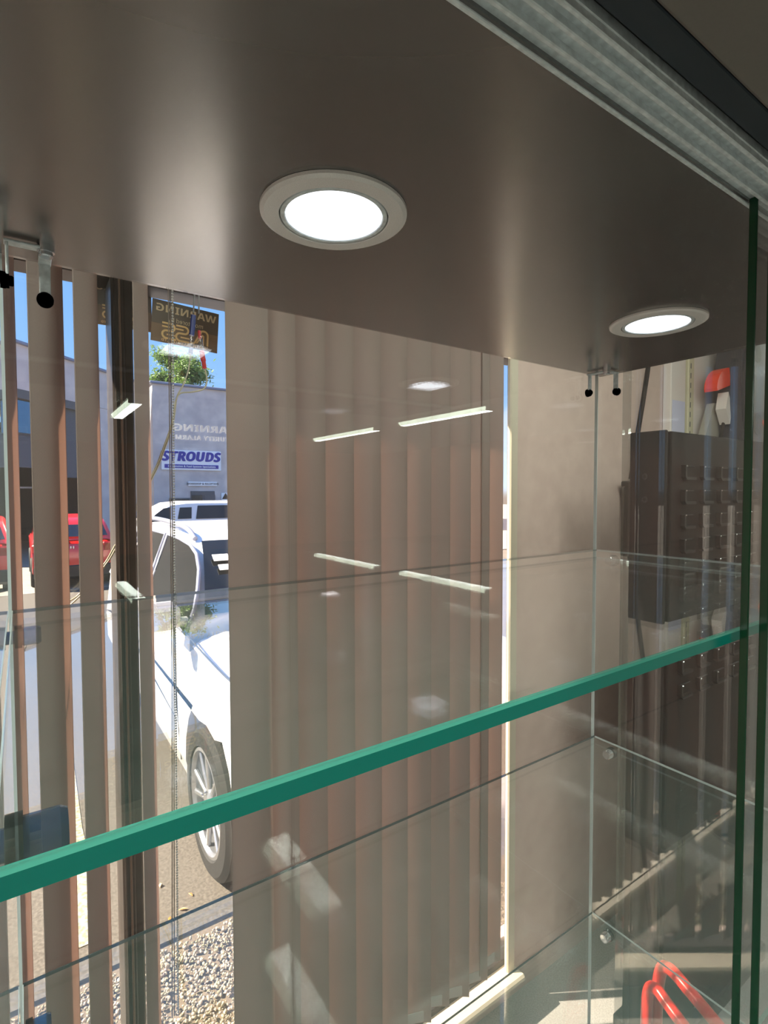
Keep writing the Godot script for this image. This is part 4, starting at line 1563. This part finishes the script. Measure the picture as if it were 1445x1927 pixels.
func side_rim(m: MB, w: Array, s: float, half: float, x: Transform3D) -> void:
	var path := []
	for p in w + [w[0], w[1]]:
		path.append(x * Vector3(s * (half - cabin_tuck(p[0], p[1] + 0.05) + 0.004), p[1], p[0]))
	m.tube(path, 0.012, 6, false)


func build_wagon() -> void:
	# side on to us beyond the SUV, nose to the left
	var at := Vector3(3.16, GROUND, -13.2)
	var c := thing("white_wagon", "white station wagon side-on behind the SUV, under the blue sign", "car", at)
	# car axes: forward = -x of the world
	var b := Basis(Vector3(0, 0, 1), Vector3(0, 1, 0), Vector3(-1, 0, 0))
	if b.determinant() < 0.0:
		b.x = -b.x
	var x := Transform3D(b, at)
	var m := MB.new()
	var prof := [[1.46, 0.35], [1.50, 0.65], [1.44, 0.98], [1.15, 1.14], [0.95, 1.18], [-2.9, 1.18], [-3.0, 0.7], [-2.95, 0.35]]
	prof.reverse()
	hull(m, close(prof), 0.9, func(_z, y): return 0.02 if y < 0.95 else 0.05, x)
	part("body", m, mats.car_white, c)
	m = MB.new()
	var cab := [[1.05, 1.14], [0.80, 1.38], [0.58, 1.57], [0.38, 1.67], [0.0, 1.71], [-2.3, 1.71], [-2.8, 1.65], [-2.9, 1.14]]
	cab.reverse()
	hull(m, close(cab), 0.86, cabin_tuck, x)
	part("cabin", m, mats.car_white, c)
	for s in [-1.0, 1.0]:
		for w in [[[0.90, 1.26], [0.74, 1.42], [0.55, 1.56], [0.40, 1.58], [0.42, 1.26]], [[0.27, 1.32], [0.20, 1.57], [-0.06, 1.575], [-0.03, 1.32]], [[-0.13, 1.31], [-0.20, 1.61], [-2.30, 1.61], [-2.45, 1.31]]]:
			m = MB.new()
			side_patch(m, w, s, 0.87, x, 0.006)
			part("side_window", m, mats.car_glass, c)
	m = MB.new()
	for s in [-1.0, 1.0]:
		m.box(x * Vector3(s * 0.98, 1.25, 0.86), Vector3(0.22, 0.14, 0.16), 0.04)
	part("door_mirror", m, mats.plastic_dark, c)
	for s in [-1.0, 1.0]:
		for z in [0.85, -2.1]:
			var p := x * Vector3(s * 0.88, 0.33, z)
			m = MB.new()
			var e := Transform3D(Basis(Vector3(1, 0, 0), (x.basis.x * s), Vector3.UP), p)
			if e.basis.determinant() < 0.0:
				e.basis.x = -e.basis.x
			m.lathe([Vector2(0, -0.2), Vector2(0.32, -0.2), Vector2(0.33, -0.17), Vector2(0.33, -0.02), Vector2(0.31, 0.0), Vector2(0.21, 0.0), Vector2(0.20, -0.03), Vector2(0, -0.02)], e, 28)
			part("wheel", m, mats.tyre, c)


func build_hatchback() -> void:
	# seen from behind, in front of the garage bays
	var at := Vector3(0.85, GROUND, -12.1)
	var c := thing("red_hatchback", "red hatchback seen from behind in front of the garage bays", "car", at)
	var x := Transform3D(Basis(Vector3.UP, PI), at + Vector3(0, 0, -2.0))      # forward = -z
	var m := MB.new()
	var prof := [[2.0, 0.35], [2.05, 0.6], [1.9, 0.80], [1.0, 0.95], [-1.90, 0.98], [-2.0, 0.80], [-2.02, 0.45], [-1.95, 0.30]]
	prof.reverse()
	hull(m, close(prof), 0.76, func(z, y): return (0.0 if y < 0.9 else 0.03) + 0.06 * clampf((absf(z) - 1.6) / 0.4, 0, 1), x)
	part("body", m, mats.car_red, c)
	m = MB.new()
	var cab := [[1.1, 0.95], [0.3, 1.34], [-0.2, 1.44], [-0.9, 1.46], [-1.5, 1.41], [-1.72, 1.30], [-1.93, 0.97]]
	cab.reverse()
	hull(m, close(cab), 0.71, func(_z, y): return clampf((y - 0.95) * 0.30, 0, 0.3), x)
	part("cabin", m, mats.car_red, c)
	m = MB.new()
	var rw := []
	for k in 4:
		var line := []
		for j in 7:
			var u := lerpf(-1, 1, j / 6.0)
			line.append(x * Vector3(-u * lerpf(0.60, 0.53, k / 3.0), lerpf(1.04, 1.27, k / 3.0), lerpf(-1.925, -1.77, k / 3.0) - 0.012 + 0.05 * u * u))
		rw.append(line)
	m.grid(rw)
	part("rear_window", m, mats.dark_window, c)
	for s in [-1.0, 1.0]:
		m = MB.new()
		m.box(x * Vector3(s * 0.60, 0.82, -1.96), Vector3(0.22, 0.20, 0.10), 0.03)
		part("tail_lamp", m, mats.lamp_red, c)
		m = MB.new()
		side_patch_simple(m, [[0.75, 1.02], [0.2, 1.29], [-0.3, 1.36], [-0.3, 1.02]], s, x)
		part("side_window", m, mats.car_glass, c)
	m = MB.new()
	m.box(x * Vector3(0, 0.36, -1.99), Vector3(1.38, 0.26, 0.10), 0.03)
	part("rear_bumper", m, mats.plastic_dark, c)
	m = MB.new()
	for k in 4:
		m.box(x * Vector3(0.02 + k * 0.045, 0.83, -2.012), Vector3(0.026, 0.05, 0.012), 0.003)
	part("badge", m, mats.chrome, c)
	m = MB.new()
	m.box(x * Vector3(0, 0.32, 0), Vector3(1.3, 0.3, 3.6), 0.05)
	part("underbody", m, mats.plastic_dark, c)
	for s in [-1.0, 1.0]:
		for z in [1.25, -1.25]:
			m = MB.new()
			var e := Transform3D(Basis(Vector3(0, 1, 0), Vector3(s, 0, 0), Vector3(0, 0, s)), x * Vector3(-s * 0.73, 0.30, z))
			e.basis = Basis(Vector3(0, 1, 0), (x.basis.x * -s), Vector3(0, 1, 0).cross(x.basis.x * -s))
			m.lathe([Vector2(0, -0.2), Vector2(0.29, -0.2), Vector2(0.30, -0.17), Vector2(0.30, -0.02), Vector2(0.28, 0.0), Vector2(0.19, 0.0), Vector2(0.18, -0.03), Vector2(0, -0.02)], e, 28)
			part("wheel", m, mats.tyre, c)


func side_patch_simple(m: MB, w: Array, s: float, x: Transform3D) -> void:
	var q := []
	for p in w:
		q.append(x * Vector3(s * (0.72 - clampf((p[1] - 0.95) * 0.30, 0, 0.3)), p[1], p[0]))
	m.face_out(q, x * Vector3(0, 0.8, 0))
